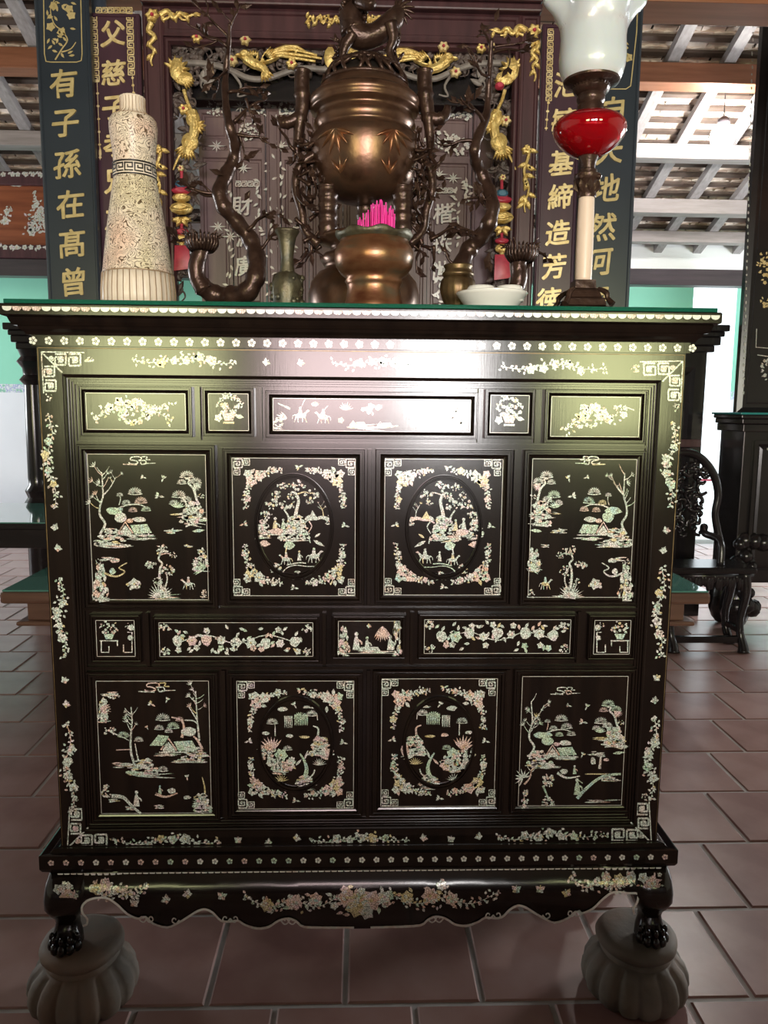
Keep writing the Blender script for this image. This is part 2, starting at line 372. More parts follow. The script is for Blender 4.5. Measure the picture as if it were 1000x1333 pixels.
    def ground(s, x0, x1, y, h):
        for i in range(11):
            a = s.rn.uniform(x0, x0+.6*(x1-x0)); b = min(x1, a+s.rn.uniform(.25, .6)*(x1-x0)); yy = y+s.rn.uniform(-h, h)
            s.leaf(a, yy, s.rn.uniform(-.08, .08), b-a, h*.7)
    def grass(s, x, y, r, n=9, m=None): s.fan(x, y, r, PI+.25, 2*PI-.25, n, m, .1)
    def baretree(s, pts, w, n=7, L=40):
        s.stroke(pts, w, w*.4)
        for i in range(n):
            t = s.rn.uniform(.45, 1)*(len(pts)-1); k = min(int(t), len(pts)-2); q = t-k
            x = pts[k][0]*(1-q)+pts[k+1][0]*q; y = pts[k][1]*(1-q)+pts[k+1][1]*q
            a = s.rn.choice((-1, 1))*s.rn.uniform(.4, 1.1)-PI/2; l = L*s.rn.uniform(.6, 1.2)
            x2, y2 = x+l*math.cos(a), y+l*math.sin(a)
            s.stroke([(x, y), ((x+x2)/2, (y+y2)/2+l*.1), (x2, y2)], w*.4, w*.15)
            if s.rn.random() < .6: s.fan(x2, y2, l*.55, a-.8, a+.8, 4)
    def pine(s, pts, w, pads, m=None):
        s.stroke(pts, w, w*.55, m=0)
        for x, y, r in pads: s.pad(x, y, r, m)
    def hut(s, x, y, w, h, m=None):
        s.poly([(x-w*.1, y-h*.45), (x+w*.4, y-h*.5), (x+w*.55, y-h*.1), (x+w*.02, y-h*.05)], 2)
        for i in range(4): s.stroke([(x+w*(.0+.13*i), y-h*.47), (x+w*(.1+.13*i), y-h*.1)], w*.015, sm=0, m=0)
        s.stroke([(x-w*.45, y-h*.1), (x-w*.25, y-h*.6), (x-w*.02, y-h*.08)], w*.05, sm=0, m=1)
        s.poly([(x-w*.40, y), (x-w*.40, y-h*.12), (x-w*.25, y-h*.45), (x-w*.07, y-h*.12), (x-w*.07, y)], 0)
        for q in (.08, .25, .45): s.stroke([(x+w*q, y), (x+w*q, y-h*.08)], w*.04, sm=0, m=0)
        s.stroke([(x-w*.5, y), (x+w*.6, y)], w*.03, sm=0, m=0)
    def rider(s, x, y, r, f=1):
        s.blob(x, y, r*.55, r*.26, j=.08); s.stroke([(x+f*r*.4, y-r*.1), (x+f*r*.68, y-r*.42)], r*.26, r*.17, sm=0); s.leaf(x+f*r*.6, y-r*.48, 0 if f > 0 else PI, r*.38, r*.26)
        for q, d in ((-.42, -.18), (-.25, .05), (.25, -.05), (.45, .2)): s.stroke([(x+f*q*r, y+r*.15), (x+f*(q+d*.5)*r, y+r*.42), (x+f*(q+d)*r, y+r*.68)], r*.12, r*.06)
        s.stroke([(x-f*r*.5, y-r*.1), (x-f*r*.75, y+r*.05), (x-f*r*.8, y+r*.35)], r*.1, r*.04)
        s.poly([(x-r*.2, y-r*.15), (x+r*.2, y-r*.15), (x+r*.16, y-r*.6), (x-r*.16, y-r*.6)]); s.blob(x, y-r*.75, r*.14, j=0)
    def figure(s, x, y, h):
        s.poly([(x-h*.2, y), (x+h*.2, y), (x+h*.12, y-h*.55), (x+h*.06, y-h*.75), (x-h*.06, y-h*.75), (x-h*.12, y-h*.55)]); s.blob(x, y-h*.87, h*.11, j=0)
        s.stroke([(x, y-h*.6), (x+h*.25, y-h*.45), (x+h*.3, y-h*.3)], h*.09)
    def spray(s, pts, w=1.1, leafs=16, fl=4, L=8, fr=6, spread=8):
        leafs = int(leafs*1.7); s.stroke(pts, w*1.1, w*.5)
        V, _ = catmull([Vector((x, y, 0)) for x, y in pts], [0]*len(pts), 10)
        n = len(V)
        for i in range(leafs):
            k = int(i*(n-1)/max(1, leafs-1)); k = min(n-2, k); t = (V[k+1]-V[k]); a = math.atan2(t.y, t.x); sd = 1 if i % 2 else -1
            e = 1-abs(2*k/n-1)*.5
            s.leaf(V[k].x, V[k].y, a+sd*s.rn.uniform(.5, 1.3), L*s.rn.uniform(.6, 1.1)*e, L*.5*e)
            if s.rn.random() < .75:
                q = spread*s.rn.uniform(.4, 1)*sd*e; x, y = V[k].x-math.sin(a)*q, V[k].y+math.cos(a)*q
                s.leaf(x, y, s.rn.random()*6.28, L*.6, L*.4)
        for i in range(fl):
            k = int(n*(.22+.6*(i+.5)/fl)); q = s.rn.uniform(-.5, .5)*spread
            t = V[min(k+1, n-1)]-V[k-1]; a = math.atan2(t.y, t.x)
            s.flower(V[k].x-math.sin(a)*q, V[k].y+math.cos(a)*q, fr*s.rn.uniform(.75, 1.1))
    def build(s, name, Y, parent, off=.0007, mats=('nacre', 'nacre_pink', 'nacre_green', 'nacre_gold')):
        v = []; f = []; mi = []
        for i, (pts, m) in enumerate(s.p):
            q = []
            for x, y in pts:
                if callable(Y):
                    c = Y(x, y)
                else:
                    c = P(x, y, Y); c = Vector((c.x, Y, c.z))
                q.append(Vector((c.x, c.y-off-(i % 7)*.00006, c.z)))
            ar = sum(a.x*b.z-b.x*a.z for a, b in zip(q, q[1:]+q[:1]))
            if ar < 0: q.reverse()
            n = len(v); v += q; f.append(tuple(range(n, n+len(q)))); mi.append(m)
        me = bpy.data.meshes.new(name); me.from_pydata(v, [], f)
        for k in mats: me.materials.append(MATS[k])
        me.polygons.foreach_set('material_index', mi); me.update()
        o = bpy.data.objects.new(name, me); link(o, parent)
        if name in ('nacre_edge', 'nacre_grass', 'nacre_rock', 'nacre_pavilion', 'nacre_cloud', 'nacre_border', 'nacre_bank', 'nacre_crag', 'nacre_figure', 'nacre_village', 'nacre_house', 'nacre_stand', 'nacre_band', 'gold_border', 'gold_fret_border', 'gold_motif', 'nacre_motif', 'nacre_spray', 'nacre_lotus'): o['kind'] = 'stuff'
        return o
# ------------------------------------------------------------------ the room
BACK = 6.15
SL = .38
def zr(y): return 2.92+(BACK-y)*SL if y > -.2 else 2.92+(y+6.55)*SL
rnd = random.Random(7)

floor = struct(MB().box(-6, 6, FRONT, BACK, -.06, -.004).build('floor', 'grout'))
tile_me = None
PX, PY = .305, .31
def tile_mesh(wx, wy, ch=.004, t=.02):
    mb = MB(); a, b = wx/2, wy/2
    rings = [[(-a, -b, -t), (a, -b, -t), (a, b, -t), (-a, b, -t)], [(-a, -b, -ch), (a, -b, -ch), (a, b, -ch), (-a, b, -ch)],
             [(-a+ch, -b+ch, 0), (a-ch, -b+ch, 0), (a-ch, b-ch, 0), (-a+ch, b-ch, 0)]]
    return mb.loft(rings)
tb = tile_mesh(PX-.011, PY-.011)
o0 = tb.build('tile', 'tile_floor', floor); tile_me = o0.data; bpy.data.objects.remove(o0)
cells = []
for k in range(-21, 20):
    yc = -.01+PY*k+PY/2
    if yc+PY/2 > BACK or yc-PY/2 < FRONT: continue
    for i in range(-21, 22):
        xc = .878+PX*i+(PX/2 if k % 2 else 0)+PX/2
        if abs(xc) > 5.85: continue
        x, y, z = proj((xc, yc, 0))
        vis = z > .3 and -90 < x < 1090 and 640 < y < 1420
        hid = vis and 190 < x < 770 and y < 1150
        cells.append((0 if vis and not hid else 1, z if z > 0 else 99, xc, yc))
cells.sort()
rest = MB()
for n, (h, z, xc, yc) in enumerate(cells):
    if n < 290 and h == 0:
        o = bpy.data.objects.new('tile', tile_me); o.location = (xc, yc, rnd.uniform(-.0008, .0008)); link(o, floor)
    else:
        rest.add([(v[0]+xc, v[1]+yc, v[2]) for v in tb.v], tb.f)
rest.build('tile_field', 'tile_floor', floor, kind='stuff')

# back wall: white tile dado with a painted border, mint paint, white band under the eaves, doorway on the right
dx0, dx1 = P(896, 500, BACK).x, P(961, 500, BACK).x
zb0, zb1 = P(20, 511, BACK).z, P(20, 500, BACK).z
ztop = zr(BACK)
wall = MB()
def wallseg(x0, x1, z0, z1, mi): wall.mi = mi; wall.box(x0, x1, BACK, BACK+.15, z0, z1)
for x0, x1 in ((-6, dx0), (dx1, 6)):
    wallseg(x0, x1, 0, zb0, 0); wallseg(x0, x1, zb0, zb1, 1); wallseg(x0, x1, zb1, 2.58, 2)
wallseg(-6, dx0, 2.58, ztop+.05, 3); wallseg(dx0, 6, 2.58, ztop+.05, 3)
struct(wall.build('wall_back', ['wall_tile', 'border_tile', 'wall_green', 'wall_white']))
dr = struct(boxo('door_1', 'wall_green', dx1-.03, dx1+.02, BACK-.62, BACK-.01, .02, 2.5))
boxo('door_rail', 'wall_white', dx1-.036, dx1-.028, BACK-.55, BACK-.08, 1.0, 1.08, dr)
rb = MB().tube([(dx0-.1, BACK+.6, P(940, 625, BACK+.6).z), (dx1+.3, BACK+.6, P(940, 625, BACK+.6).z)], .012, 8).tube([(dx0-.05, BACK+.6, 0-.04), (dx0-.05, BACK+.6, P(940, 625, BACK+.6).z)], .015, 8).tube([(dx1+.2, BACK+.6, -.04), (dx1+.2, BACK+.6, P(940, 625, BACK+.6).z)], .015, 8).build('barrier_rail', 'red_paint')
tag(rb, 'thin red rail standing across the bright back doorway', 'rail')
for nm, x in (('wall_left', -6.15), ('wall_right', 6.0)):
    mb = MB(); y0, y1 = SIDE[0][1:3]
    mb.box(x, x+.15, FRONT, y0, 0, 5.4); mb.box(x, x+.15, y1, BACK+.15, 0, 5.4); mb.box(x, x+.15, y0, y1, 0, 1.05); mb.box(x, x+.15, y0, y1, 2.35, 5.4)  # openings made up to let the added side lights in
    struct(mb.build(nm, 'wall_white'))
fwall = MB(); fwall.box(-6, 6, FRONT-.15, FRONT, 0, .97); fwall.box(-6, 6, FRONT-.15, FRONT, 2.27, 3.0)
ed = [-6]+[v for q in WINS for v in q[:2]]+[6]
for a, b in zip(ed[::2], ed[1::2]): fwall.box(a, b, FRONT-.15, FRONT, .97, 2.27)
struct(fwall.build('wall_front', 'beam_dark'))
for i, (x0, x1, c, e) in enumerate(WINS):
    fr = MB(); z0, z1, t = .97, 2.27, .05
    fr.box(x0, x1, FRONT-.1, FRONT+.02, z0, z0+t); fr.box(x0, x1, FRONT-.1, FRONT+.02, z1-t, z1)
    fr.box(x0, x0+t, FRONT-.1, FRONT+.02, z0+t, z1-t); fr.box(x1-t, x1, FRONT-.1, FRONT+.02, z0+t, z1-t)
    struct(fr.build('window_%d' % (i+1), 'rosewood'))
# unseen panelled barrier, added behind the camera to shade the lower cabinet
bs = thing('added_shade_barrier', 'unseen dark wooden barrier added to shade the lower altar cabinet', 'added_shade_barrier', (0, -2.3, 0))
boxo('rail', 'rosewood', -3.2, 3.2, -2.36, -2.24, .80, .87, bs, .01); boxo('rail', 'rosewood', -3.2, 3.2, -2.35, -2.25, .0, .08, bs, .01)
for i in range(8): mb = MB(); x0 = -3.15+i*.79; mitred(mb, x0, x0+.77, .08, .80, [(0, -2.28), (0, -2.32), (.05, -2.32), (.06, -2.31), (.1, -2.31)]); mitred(mb, x0, x0+.77, .08, .80, [(0, -2.3), (0, -2.28), (.05, -2.28), (.06, -2.29), (.1, -2.29)]); mb.build('panel', 'rosewood', bs)
struct(boxo('ground', 'mortar_yard', -14, 14, BACK+.15, 22, -.1, -.04, bevel=0))

# roof: deck, laths, clay tiles, rafters, purlins
deck = MB()
for y0, y1 in ((FRONT-.1, -.2), (-.2, BACK+.3)):
    a = .08; deck.hexa([(-6.2, y0, zr(y0)+a), (6.2, y0, zr(y0)+a), (6.2, y1, zr(y1 if y1 > 0 else -.2001)+a), (-6.2, y1, zr(y1 if y1 > 0 else -.2001)+a),
               (-6.2, y0, zr(y0)+a+.04), (6.2, y0, zr(y0)+a+.04), (6.2, y1, zr(y1 if y1 > 0 else -.2001)+a+.04), (-6.2, y1, zr(y1 if y1 > 0 else -.2001)+a+.04)])
v_ = deck.v
deck = MB()
zt_ = zr(0)+.2*SL
for (y0, z0), (y1, z1) in (((FRONT-.1, zr(FRONT)), (-.2, zt_)), ((-.2, zt_), (BACK+.3, zr(BACK+.3)))):
    deck.hexa([(-6.2, y0, z0+.06), (6.2, y0, z0+.06), (6.2, y1, z1+.06), (-6.2, y1, z1+.06), (-6.2, y0, z0+.1), (6.2, y0, z0+.1), (6.2, y1, z1+.1), (-6.2, y1, z1+.1)])
ceil = struct(deck.build('ceiling', 'lath'))
th = math.atan(SL)
def rtile():
    mb = MB(); a, b = .078, .088
    R = []
    for j in range(4):
        x = -a+2*a*j/3; c = .010*math.cos(PI*(j/3-.5)); R.append([(x, -b, c), (x, b, c), (x, b, c+.012), (x, -b, c+.012)])
    return mb.loft(R)
rt = rtile(); o0 = rt.build('roof_tile', 'clay_tile', ceil); rme = o0.data; bpy.data.objects.remove(o0)
CP = .125
rc = []; ny = int((BACK+.2-2.2)/(CP*math.cos(th)))
for i in range(ny):
    y = 2.2+i*CP*math.cos(th)
    for j in range(-33, 34):
        x = j*.166+(.083 if i % 2 else 0)+rnd.uniform(-.008, .008)
        if abs(x) > 5.4: continue
        p = (x, y+rnd.uniform(-.008, .008), zr(y)+.012); u, v, z = proj(p)
        vis = (-15 < u < 62 and -15 < v < 225) or (815 < u < 985 and 20 < v < 325)
        rc.append((0 if vis else 1, z, p, rnd.uniform(-.03, .03)))
rc.sort(key=lambda q: (q[0], q[1])); rest = MB()
for n, (h, z, p, a) in enumerate(rc):
    M = Matrix.Translation(p) @ Matrix.Rotation(-th+.07, 4, 'X') @ Matrix.Rotation(a, 4, 'Z')
    if n < 295 and h == 0:
        o = bpy.data.objects.new('roof_tile', rme); o.matrix_world = M; link(o, ceil)
    else: rest.add([M @ Vector(v) for v in rt.v], rt.f)
rest.build('roof_tile_field', 'clay_tile', ceil, kind='stuff')
for i in range(ny):
    y = 2.2+(i+.5)*CP*math.cos(th); z = zr(y)-.008
    MB().hexa([(-5.6, y-.018, z+.0), (5.6, y-.018, z), (5.6, y+.018, z-.014), (-5.6, y+.018, z-.014), (-5.6, y-.018, z+.018), (5.6, y-.018, z+.018), (5.6, y+.018, z+.004), (-5.6, y+.018, z+.004)]).build('lath', 'lath', ceil)
x = -5.3
while x < 5.4:
    y0, y1, wd = 1.9, BACK+.1, .04
    MB().hexa([(x-wd, y0, zr(y0)-.085), (x+wd, y0, zr(y0)-.085), (x+wd, y1, zr(y1)-.085), (x-wd, y1, zr(y1)-.085), (x-wd, y0, zr(y0)-.022), (x+wd, y0, zr(y0)-.022), (x+wd, y1, zr(y1)-.022), (x-wd, y1, zr(y1)-.022)]).build('rafter', 'rafter', ceil)
    x += .39
for y, hh, mm in ((2.6, .1, 'purlin'), (3.52, .09, 'purlin'), (4.05, .13, 'beam_brown'), (4.78, .11, 'purlin'), (5.42, .12, 'purlin'), (5.86, .10, 'purlin')):
    z = zr(y)-.085+.02; boxo('purlin', mm, -5.7, 5.7, y-hh*.6, y+hh*.6, z-hh, z, ceil, .006)

# beam across the back aisle, and the brown beam over the carved screen
bz1, bz0 = P(900, 357, 4.76).z, P(900, 373, 4.76).z
struct(boxo('trim_1', 'beam_dark', -5.9, 5.9, 4.70, 4.82, bz0, bz1+.03))
bq = P(700, 9, 1.36).z
struct(boxo('trim_2', 'beam_brown', -1.0, 5.9, 1.30, 1.46, bq, bq+.34))

# carved red frieze board with nacre, left of the altar, on the dark beam
fz0, fz1 = P(20, 333, 4.66).z, P(20, 222, 4.66).z
fz0 = bz1+.032
fr_t = thing('frieze_board', 'red brown carved frieze board inlaid with nacre flowers above dark beam', 'frieze', (-3.6, 4.72, fz0))
boxo('board', 'frieze_wood', -5.6, -1.5, 4.70, 4.76, fz0+.10, fz1-.10, fr_t)
boxo('rail', 'rosewood', -5.6, -1.5, 4.67, 4.78, fz0, fz0+.10, fr_t, .01); boxo('rail', 'rosewood', -5.6, -1.5, 4.67, 4.78, fz1-.10, fz1, fr_t, .01)
D = Draw(seed=5); D.spray([(-25, 300), (5, 285), (15, 270)], 1, 10, 3, 6, 5, 8); D.build('nacre_spray', 4.70, fr_t, .002)
D = Draw(seed=6); D.spray([(44, 250), (50, 275), (38, 300), (54, 295)], 1.2, 22, 4, 7, 5, 10); D.bush(50, 285, 16, 26, 20); D.build('nacre_spray', 4.70, fr_t, .002)
D = Draw(seed=8); D.bush(24, 238, 12, 12, 3); D.build('nacre_flower', 4.70, fr_t, .002)
for yy, s in ((217+10, 9), (322, 10)):
    D = Draw(seed=int(s)+3)
    for q in range(-30, 62, 9): D.flower(q+D.rn.uniform(-2, 2), yy, 3.6); D.leaf(q+4, yy, D.rn.random()*6, 6, 3)
    D.build('nacre_band', 4.67, fr_t, .002)

# hanging globe lamp over the back aisle
lp = P(941, 178, 4.2)
hl = thing('ceiling_lamp', 'glowing white globe lamp hanging on a cord under the tiled roof', 'lamp', tuple(lp))
MB().ball(lp, .085, seg=20, rings=14).build('globe', 'lamp_glow', hl, True)
MB().lathe((lp.x, lp.y), [(.03, lp.z+.075), (.045, lp.z+.08), (.04, lp.z+.12), (.012, lp.z+.14)], 16).build('lamp_cap', 'beam_dark', hl, True)
MB().tube([(lp.x, lp.y, lp.z+.135), (lp.x, lp.y, zr(lp.y)-.01)], .004, 6).build('cord', 'beam_dark', hl)

# ------------------------------------------------------------------ house columns with the dark blue couplet boards
def column(px, Y, side, lab):
    p = P(px, 390, Y); t = MB().lathe((p.x, Y+.15), [(.10, 0), (.10, .02), (.095, .03), (.095, 3.2), (.085, 3.2)], 28).build('column', 'board_blue', smooth=40)
    return tag(t, lab, 'column')
column(97, 1.2, -1, 'round dark timber column behind the blue couplet board beside the ivory vase')
column(795, 1.2, 1, 'round dark timber column behind the blue couplet board beside the oil lamp')
def couplet(name, lab, x0, x1, yref, Y, ztop, zbot, m, edge, th_=.025):
    a, b = P(x0, yref, Y).x, P(x1, yref, Y).x
    t = thing(name, lab, 'sign', ((a+b)/2, Y, zbot))
    mb = MB(); mitred(mb, a, b, zbot, ztop, [(0, Y+th_), (0, Y), (.006, Y-.004), (.010, Y-.004), (.013, Y)])
    mb.add([(a, Y+th_, zbot), (a, Y+th_, ztop), (b, Y+th_, ztop), (b, Y+th_, zbot)], [(0, 1, 2, 3)])
    mb.build('board', m, t); return t, a, b
YB = 1.2
bl, a_, b_ = couplet('couplet_board', 'dark blue couplet board with gold characters hanging beside the ivory vase', 63, 131, 390, YB, 2.95, .95, 'board_blue', 1)
for ch, x, y in (('有', 83, 109), ('子', 85.5, 161), ('孫', 88.5, 214), ('在', 92, 266), ('髙', 94, 317), ('曾', 96, 367)): glyph(ch, x, y, 37, YB-.001, 'gold_dim', bl, .018)
D = Draw(seed=3)
D.stroke([(56, -60), (58, 70), (60, 80), (66, 81)], 1.3, sm=0); D.stroke([(66, 81), (100, 81), (106, 79), (107, 70), (104, -60)], 1.3, sm=0)
D.build('gold_border', YB, bl, .001, mats=('gold_dim',)*4)
D = Draw(seed=12)
D.stroke([(72, 78), (80, 65), (88, 52), (80, 40), (70, 30), (66, 10), (75, -5)], 2, 1); D.stroke([(80, 68), (92, 64), (99, 55)], 2, 1)
for q in range(26): D.leaf(62+D.rn.random()*36, 2+D.rn.random()*70, D.rn.random()*6, 8, 3.4)
for q in ((66, 35), (80, 42), (90, 12), (70, 8), (93, 20)): D.flower(*q, 6)
D.build('gold_plum_branch', YB, bl, .001, mats=('gold_dim',)*4)
brd, a_, b_ = couplet('couplet_board', 'dark blue couplet board with gold characters hanging beside the oil lamp', 750, 819, 390, YB, 2.95, .95, 'board_blue', 1)
for ch, x, y in (('自', 798, 145), ('天', 793, 197), ('地', 789, 245), ('然', 784, 296), ('河', 779, 341), ('海', 774, 389)): glyph(ch, x, y, 37, YB-.001, 'gold_dim', brd, .018)
D = Draw(seed=3)
D.stroke([(778, -60), (779, 105), (782, 114), (790, 116)], 1.3, sm=0); D.stroke([(790, 116), (815, 116), (821, 112), (822, 104), (829, 40), (832, -60)], 1.3, sm=0)
D.build('gold_border', YB, brd, .001, mats=('gold_dim',)*4)
D = Draw(seed=14); D.stroke([(800, 112), (808, 95), (812, 70), (806, 40), (815, 10)], 2, 1)
for q in range(24): D.leaf(785+D.rn.random()*34, 2+D.rn.random()*104, D.rn.random()*6, 8, 3.4)
for q in ((812, 62), (802, 85), (818, 75)): D.flower(*q, 6)
D.build('gold_plum_branch', YB, brd, .001, mats=('gold_dim',)*4)
# purple boards on the sides of the screen
YQ = 1.245
pl, a_, b_ = couplet('couplet_board', 'purple couplet board with pale gold characters partly behind the ivory vase', 128, 193, 390, YQ, 2.60, .95, 'board_purple', 1)
for ch, x, y in (('父', 147, 44), ('慈', 148, 95), ('子', 149, 141), ('孝', 151, 188), ('兄', 152, 236), ('友', 153, 284), ('弟', 154, 330)): glyph(ch, x, y, 33, YQ-.001, 'gold_pale', pl, .022)
def frets(D, x, y0, y1, s, sl=.04):
    y = y0
    i = 0
    while y < y1: D.fret(x+(y-y0)*sl-(s/2 if i % 2 else -s/2), y, s, 1 if i % 2 else -1, 1, s*.16, 4); y += s*1.12; i += 1
D = Draw(seed=3); frets(D, 122, 18, 105, 8); frets(D, 169, 18, 92, 8, .03)
for q in range(6): D.fret(125+q*8, 10, 7, 1, 1 if q % 2 else 1, 1.2, 4)
for x, y0, y1 in ((126.5, 105, 205), (172, 92, 150)):
    D.stroke([(x, y0), (x+4, y1)], .8, sm=0)
    for q in range(7): D.blob(x+4*q/6, y0+(y1-y0)*q/6, 2, 1.6); 
    D.leaf(x+4, y1-14, PI/2, 18, 4)
D.build('gold_fret_border', YQ, pl, .001, mats=('gold_pale',)*4)
pr, a_, b_ = couplet('couplet_board', 'purple couplet board with pale gold characters beside the stack of white cups', 695, 746, 390, YQ, 2.60, .95, 'board_purple', 1)
for ch, x, y in (('池', 737, 110), ('毓', 734, 158), ('基', 731, 212), ('締', 729, 256), ('造', 726, 303), ('芳', 721, 347), ('徳', 714, 391)): glyph(ch, x, y, 33, YQ-.001, 'gold_pale', pr, .022)
D = Draw(seed=3); frets(D, 717, 38, 130, 7, -.03)
D.stroke([(714, 130), (711, 170)], .8, sm=0)
for q in range(4): D.blob(714-q, 134+q*11, 2, 1.6)
D.build('gold_fret_border', YQ, pr, .001, mats=('gold_pale',)*4)
# ------------------------------------------------------------------ furniture behind the altar cabinet
def cornice_box(mb, x0, x1, y0, y1, steps):
    """stacked slabs: steps [(z0, z1, overhang)]"""
    for z0, z1, o in steps: mb.box(x0-o, x1+o, y0-o, y1, z0, z1)
    return mb
# left rear cabinet with pilaster
Yc = 3.2
xl = P(21, 470, Yc).x; zt = P(20, 421, Yc).z
lc = thing('wardrobe', 'black lacquered wardrobe with turned corner pilaster behind the black table', 'wardrobe', (xl+.6, Yc+.3, 0))
boxo('body', 'black_wood', xl+.05, xl+1.4, Yc+.03, Yc+.6, .08, zt-.14, lc, .008)
cornice_box(MB(), xl, xl+1.45, Yc, Yc+.62, [(zt-.04, zt, .05), (zt-.07, zt-.04, .03), (zt-.11, zt-.07, .02), (zt-.15, zt-.11, .0)]).build('cornice', 'black_wood', lc, bevel=.006)
MB().lathe((xl+.07, Yc+.05), [(.075, .0), (.075, .68), (.085, .70), (.06, .74), (.075, .78), (.05, .82), (.055, .86), (.052, 1.2), (.048, zt-.36), (.075, zt-.33), (.05, zt-.30), (.055, zt-.26), (.085, zt-.22), (.06, zt-.19), (.075, zt-.15)], 20).build('pilaster', 'black_wood', lc, 40)
boxo('plinth', 'black_wood', xl, xl+1.45, Yc-.01, Yc+.62, 0, .08, lc)
# right rear cabinet
xr = P(930, 470, Yc).x; zt = P(940, 424, Yc).z
rc_ = thing('wardrobe', 'black lacquered wardrobe with stepped cornice behind the carved chair', 'wardrobe', (xr-.6, Yc+.3, 0))
boxo('body', 'black_wood', xr-1.4, xr-.03, Yc+.03, Yc+.6, .08, zt-.14, rc_, .008)
cornice_box(MB(), xr-1.45, xr, Yc, Yc+.62, [(zt-.04, zt, .06), (zt-.07, zt-.04, .04), (zt-.12, zt-.07, .025), (zt-.16, zt-.12, .0)]).build('cornice', 'black_wood', rc_, bevel=.006)
for k in (0, 1):
    mb = MB(); x0 = xr-1.32+k*.63; mitred(mb, x0, x0+.58, .15, zt-.25, [(0, Yc+.031), (0, Yc+.01), (.03, Yc+.005), (.05, Yc+.02), (.1, Yc+.02), (.12, Yc+.012)]); d = mb.build('door', 'black_wood', rc_)
    MB().ball((x0+(.54 if k == 0 else .04), Yc-.005, .9), .014).build('knob', 'brass_old', d, True)
boxo('door_rail', 'rosewood', xr-1.35, xr-.05, Yc+.0, Yc+.03, P(900, 582, Yc).z, P(900, 572, Yc).z, rc_)
boxo('plinth', 'black_wood', xr-1.45, xr, Yc-.01, Yc+.62, 0, .08, rc_)
# black long table, left
z1 = P(30, 682, 2.25).z
bt = thing('long_table', 'glossy black long table standing in front of the wardrobe with pilaster', 'table', (-2.6, 2.6, 0))
boxo('tabletop', 'black_wood', -3.9, -1.05, 2.25, 3.05, z1-.03, z1, bt, .006)
boxo('glass', 'table_glass', -3.88, -1.07, 2.26, 3.03, z1+.0005, z1+.006, bt, .001)
boxo('apron', 'black_wood', -3.8, -1.15, 2.29, 3.0, z1-.13, z1-.03, bt, .006)
for x in (-3.75, -1.25):
    for y in (2.33, 2.93): boxo('leg', 'black_wood', x-.04, x+.04, y-.03, y+.05, 0, z1-.13, bt, .006)
# low wooden bench table with a green glass sheet, running behind the cabinet
Yl = 1.68
A, B = P(-2, 771, Yl), P(927, 768, Yl)
zt = (A.z+B.z)/2
lt = thing('low_table', 'long low wooden table topped with green glass behind the altar cabinet', 'table', (0, 2.0, 0))
boxo('tabletop', 'table_wood', A.x, B.x, Yl, 2.22, zt-.06, zt-.008, lt, .014)
gt = tag(boxo('glass_sheet', 'table_glass', A.x+.01, B.x-.01, Yl+.01, 2.21, zt-.0075, zt, None, .001), 'green glass sheet lying on the long low wooden table', 'glass')
boxo('apron', 'table_wood', A.x+.09, B.x-.09, Yl+.06, 2.17, zt-.145, zt-.06, lt, .004)
boxo('flange', 'table_wood', A.x+.05, B.x-.05, Yl+.03, 2.20, zt-.165, zt-.145, lt, .008)
for x in (A.x+.35, B.x-.35):
    for y in (Yl+.1, 2.12):
        MB().loft([[(x+sx*q, y+sy*q, z) for sx, sy in ((-1, -1), (1, -1), (1, 1), (-1, 1))] for q, z in ((.035, 0), (.05, .05), (.03, .12), (.05, zt-.165))]).build('leg', 'table_wood', lt, bevel=.006)
# carved black chair
cz = .50
ch = thing('carved_chair', 'black carved wooden armchair with openwork back standing behind the low table', 'chair', (1.9, 2.6, 0))
S0, S1 = P(868, 740, 2.45).x, P(984, 740, 2.45).x
zs = P(930, 738, 2.45).z
boxo('seat', 'black_wood', S0, S1, 2.42, 2.68, zs-.035, zs, ch, .012)
ap = MB(); rr = random.Random(4)
for i in range(26):
    x = S0+.03+(S1-S0-.06)*i/25; hgt = .05+.05*abs(math.sin(i*.9)); ap.ball((x, 2.455, zs-.035-hgt*.5), .016, .012, hgt*.55, 8, 5)
ap.box(S0+.01, S1-.01, 2.445, 2.47, zs-.07, zs-.034); ap.build('carved_apron', 'black_wood', ch, True)
for x, y in ((S0+.05, 2.47), (S1-.05, 2.47), (S0+.05, 2.64), (S1-.05, 2.64)):
    MB().tube([(x, y, zs-.03), (x+.012, y-.01, zs*.7), (x-.004, y, zs*.4), (x, y, .1), (x+.01, y-.02, .04), (x+.012, y-.03, .0)], [.034, .026, .02, .022, .026, .034], 8, 3).build('leg', 'black_wood', ch, True)
zst = P(930, 832, 2.47).z
MB().box(S0+.03, S1-.03, 2.455, 2.485, zst-.018, zst+.018).build('stretcher', 'black_wood', ch, bevel=.004)
MB().box(S0+.03, S0+.06, 2.47, 2.64, zst+.03, zst+.06).box(S1-.06, S1-.03, 2.47, 2.64, zst+.03, zst+.06).build('stretcher', 'black_wood', ch, bevel=.004)
